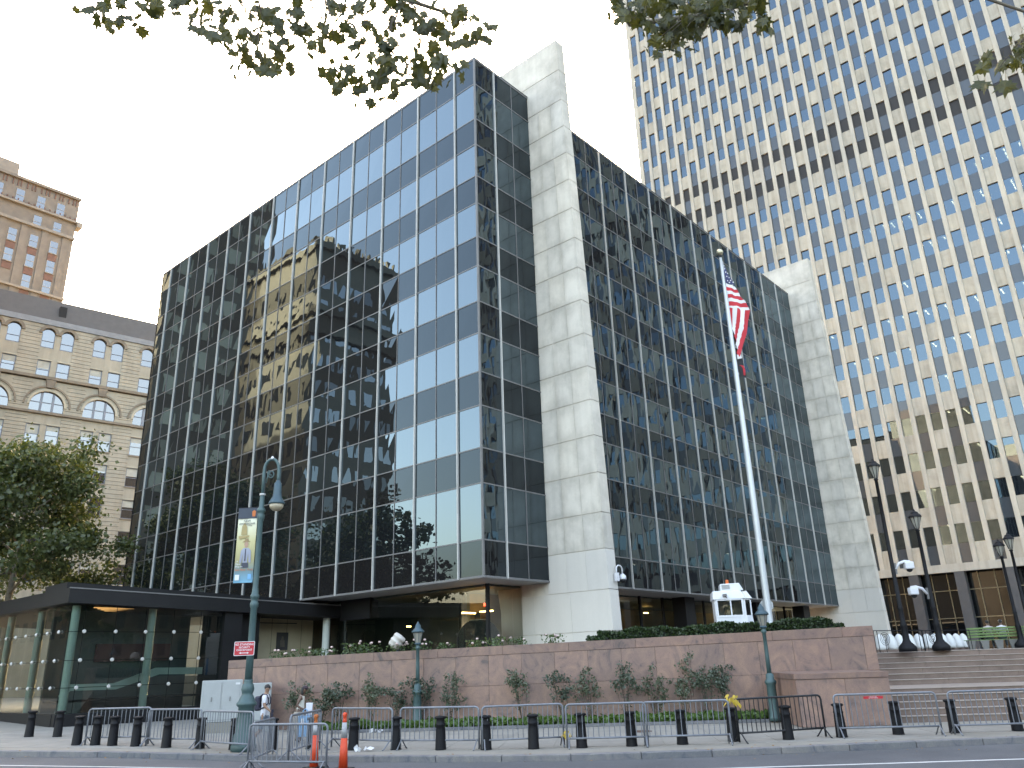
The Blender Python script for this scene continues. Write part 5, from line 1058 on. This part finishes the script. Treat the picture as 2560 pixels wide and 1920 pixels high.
tree(-7.2,37,.2,19.5,6.2,'leafy plane tree rising behind the entrance pavilion at left',m_tleaf,30000,.27,3)
tree(-19,30,.3,17,5.5,'dark street tree further along the sidewalk, mirrored in the glass',m_dleaf,6000,.42,5); tree(-25,44,.4,18,6,'dark street tree at the corner, mirrored in the glass',m_dleaf,6000,.42,8)
for i_,(x_,y_) in enumerate(((-42,-44),(-30,-52),(-16,-50),(-2,-56),(12,-52),(-52,-30))): tree(x_,y_,-.15,14+i_%3,5.5,f'dark square tree behind the camera, {ORD[i_]} along the row',m_dleaf,2600,.62,20+i_)
tree(-36,56,-.1,17,5,'dark street tree in the square, mirrored in the glass',m_dleaf,6000,.42,9)
# overhanging plane tree beside the camera: limbs reach into the top of the picture
LA=[(-23.6,-16.64,9.08),(-23.58,-16.9,8.9),(-23.37,-16.51,9.11),(-23.38,-16.93,8.75),(-23.41,-17.16,8.83),(-23.09,-16.85,9.17),(-22.92,-16.1,9.9),(-22.72,-16.55,9.73),(-22.64,-16.71,9.68),(-22.69,-17.68,9.0),(-22.53,-17.18,9.26),(-22.57,-17.65,8.97),(-22.53,-17.86,8.77),(-22.71,-17.75,8.62),(-22.73,-17.55,8.81),(-22.4,-16.64,9.82),(-22.15,-16.93,9.36),(-22.05,-17.12,9.4),(-21.98,-17.12,9.21),(-22.31,-17.92,8.49),(-22.16,-17.9,8.7),(-22.01,-17.48,9.13),(-22.03,-17.14,9.04),(-22.0,-16.89,9.1),(-21.71,-17.18,9.14),(-22.33,-18.03,8.23),(-21.9,-17.65,9.1),(-21.89,-17.44,9.01),(-22.03,-17.8,9.17),(-22.17,-18.28,8.8),(-21.95,-18.01,9.23),(-22.44,-18.21,8.82),(-21.99,-17.13,9.9),(-21.95,-17.19,9.6),(-21.81,-18.04,9.34),(-21.92,-18.22,8.74),(-21.53,-17.53,9.52),(-21.7,-18.15,9.43),(-21.36,-17.96,9.84),(-21.23,-18.15,9.75),(-21.39,-18.57,9.25),(-21.42,-18.74,9.17),(-21.38,-18.4,9.34),(-21.59,-18.43,9.03),(-21.74,-18.73,8.62),(-21.6,-18.54,8.67),(-21.01,-18.28,9.36),(-21.53,-19.06,8.23),(-21.52,-19.11,8.31),(-20.92,-18.45,8.6),(-21.3,-18.8,8.4),(-21.07,-18.52,8.59),(-21.3,-18.32,8.42),(-21.54,-18.31,8.28),(-21.14,-17.55,9.16),(-21.71,-18.51,8.32),(-21.28,-18.4,8.25),(-21.35,-18.75,8.03),(-21.24,-18.14,8.73),(-21.28,-19.16,9.01),(-21.26,-19.01,9.05),(-20.78,-18.77,9.46),(-21.06,-19.21,8.83),(-20.93,-18.9,9.12),(-20.53,-18.46,9.11),(-21.27,-19.14,8.11),(-21.31,-19.24,8.18),(-21.06,-19.15,8.27),(-20.6,-18.54,8.75),(-20.73,-18.72,8.62),(-21.09,-19.38,8.8),(-20.96,-19.39,9.0),(-21.1,-19.39,8.57),(-20.76,-19.22,8.88),(-21.12,-19.77,8.67),(-20.48,-19.2,9.36),(-20.21,-19.03,9.42),(-20.06,-19.06,9.47),(-20.25,-19.37,9.38),(-20.4,-18.56,9.28),(-21.11,-19.51,8.04),(-20.81,-19.36,8.41),(-20.2,-18.64,9.03),(-21.44,-17.85,9.3),(-21.74,-18.18,8.8),(-20.66,-18.27,9.21)]
LB=[(-19.31,-20.75,9.38),(-19.05,-20.59,9.48),(-19.58,-21.0,8.86),(-19.64,-21.11,8.71),(-19.4,-20.97,9.14),(-19.63,-21.29,8.74),(-19.27,-21.16,8.92),(-18.59,-20.79,9.55),(-19.28,-21.17,8.71),(-19.66,-21.31,8.25),(-19.65,-21.43,8.61),(-19.41,-21.31,8.48),(-18.63,-20.98,9.15),(-19.17,-21.31,8.89),(-19.23,-21.35,8.73),(-19.4,-21.48,8.43),(-18.32,-21.09,9.65),(-18.95,-21.38,8.85),(-19.22,-21.59,8.78),(-19.36,-21.67,8.51),(-19.34,-21.74,8.58),(-19.12,-21.73,8.63),(-18.51,-21.55,9.43),(-19.11,-21.82,8.67),(-19.21,-21.95,8.62),(-18.62,-21.72,9.09),(-18.9,-21.92,8.88),(-17.87,-21.62,9.75),(-18.98,-21.97,8.56),(-18.38,-21.89,9.07),(-18.64,-21.22,9.55),(-18.97,-21.37,8.8)]
LC=[(-16.57,-24.06,8.44),(-17.4,-24.04,7.73),(-17.9,-23.87,7.35),(-17.53,-24.12,7.83),(-18.17,-24.05,7.29)]
m_oleaf = leafmat('plane_leaf', (.032,.040,.010), (.075,.080,.022), .36, 7., (.13,.09,.025))
ot = thing('plane_tree', 'overhanging plane tree with large lobed leaves at the top', 'tree', (-31.5,-21.5,-.15))
OT = Vector((-31.5,-21.5,-.15))
def leaf_mesh(k):
    half = [(0,-.5),(.06,-.46),(.28,-.5),(.24,-.30),(.52,-.22),(.40,-.06),(.58,.16),(.30,.10),(.26,.26),(.12,.28),(.06,.44),(0,.62)]
    mb = MB(); f = lambda x,y: -.22*abs(x)-.18*(y*y)*(1+.3*k)+.05*math.sin(9*x+3*k)
    R_ = [(x,y,f(x,y)) for x,y in half]; L_ = [(-x,y,f(-x,y)) for x,y in half]; ctr = (0,0,.02)
    V_ = R_+L_[1:-1][::-1]; n_ = len(V_); mb.add([ctr]+V_,[(0,i+1,(i+1)%n_+1) for i in range(n_)])
    mb.tube([(0,-.5,f(0,-.5)),(.02,-.8,.0),(.05,-1.0,.08)],[.012,.010,.009],4); return mb.mesh('leaf', m_oleaf)
LM = [leaf_mesh(k) for k in range(3)]
mb = MB(); mb.tube([(0,0,0),(.1,.1,3),(.4,.3,6.5),(.9,.6,9)],[.42,.36,.3,.24],12); mb.build('trunk', m_bark, ot, smooth=True)
hubs = [Vector((-23.6,-17.2,10.1)),Vector((-22.4,-17.6,9.9)),Vector((-21.6,-18.0,9.9)),Vector((-20.9,-18.6,9.8)),Vector((-20.2,-19.0,9.7)),Vector((-19.0,-20.6,9.4)),Vector((-18.6,-21.4,9.3)),Vector((-18.0,-24.4,7.6))]
top = OT+Vector((.9,.6,9)); lim = MB()
lim.tube([v-OT for v in (top,Vector((-28,-19,10.2)),hubs[0],hubs[1],hubs[2],hubs[3],hubs[4])],[.2,.12,.07,.055,.045,.03,.015],7); lim.tube([v-OT for v in (top,Vector((-26.5,-22.0,11.5)),Vector((-21.5,-20.6,10.8)),hubs[5],hubs[6],Vector((-18.0,-23.2,9.2)),hubs[7])],[.16,.09,.06,.04,.03,.02,.012],7); lim.build('limb', m_bark, ot, smooth=True)
tw_ = MB(); nl = 0; xtra = MB()
for grp,nn in ((LA,3),(LB,4),(LC,5)):
    for p in grp:
        for k in range(nn):
            me_ = LM[k%3]; s_ = random.uniform(.08,.17); mt = Matrix.Translation(Vector(p)-OT+Vector((random.gauss(0,.12),random.gauss(0,.12),random.gauss(.02,.09)))) @ Euler((math.radians(90+random.gauss(0,35)),math.radians(random.gauss(180,50)),math.radians(random.gauss(-45,60)))).to_matrix().to_4x4() @ Matrix.Scale(s_,4)
            xtra.add([mt @ v.co for v in me_.vertices],[tuple(f_.vertices) for f_ in me_.polygons])
stuff(xtra.build('leaf', m_oleaf, ot))
for grp in (LA,LB,LC):
    for p in grp:
        p = Vector(p); h = min(hubs,key=lambda q:(q-p).length); tw_.tube([h-OT,h.lerp(p,.6)-OT+Vector((0,0,.12)),p+Vector((0,0,.06))-OT],[.008,.005,.003],4)
        for k in range(2 if grp is not LB else 3):
            if nl >= 292: break
            o = inst('leaf', random.choice(LM), ot, p-OT+Vector((random.gauss(0,.075),random.gauss(0,.075),random.gauss(0,.06)))); s_ = random.uniform(.12,.205); o.scale = (s_,s_,s_)
            # blades hang: tip down, face roughly towards or away from the street
            q = Euler((math.radians(90+random.gauss(0,28)),math.radians(random.gauss(180,38)),math.radians(random.gauss(-45,40)))); o.rotation_euler = q; nl += 1
stuff(tw_.build('twigs', m_twig, ot))
# ------------------------------------------------------------------ litter
m_paper = M('paper', (.7,.7,.7), .8)
for i,(s,t,lab) in enumerate(((-3.3,-4.75,'crumpled white paper by the planting bed'),(-1.9,-11.4,'flat scrap of paper near the kerb'))):
    mb = MB()
    for q in range(6): leafquad(mb,(random.gauss(0,.12),random.gauss(0,.05),.04+random.random()*.05),.2)
    tag(mb.build('litter', m_paper, None, st(s,t,gz(s)), SRZ), lab, 'litter')
m_fall = M('fallen_leaf', (.30,.17,.07), .9, var=.3, scale=9); mb = MB()
for k in range(130):
    s = random.uniform(-14,16); t = kt(s)+random.choice((-1,1,1))*abs(random.gauss(0,.6))-(.1); z = gz(s)+(.008 if t > kt(s)+.01 else -.142)
    p = st(s,t,z+.006); leafquad(mb,p,.07,Vector((random.gauss(0,.2),random.gauss(0,.2),1)).normalized())
tag(mb.build('fallen_leaves', m_fall), 'scattered dry leaves along the kerb', 'leaves', None, 'stuff')
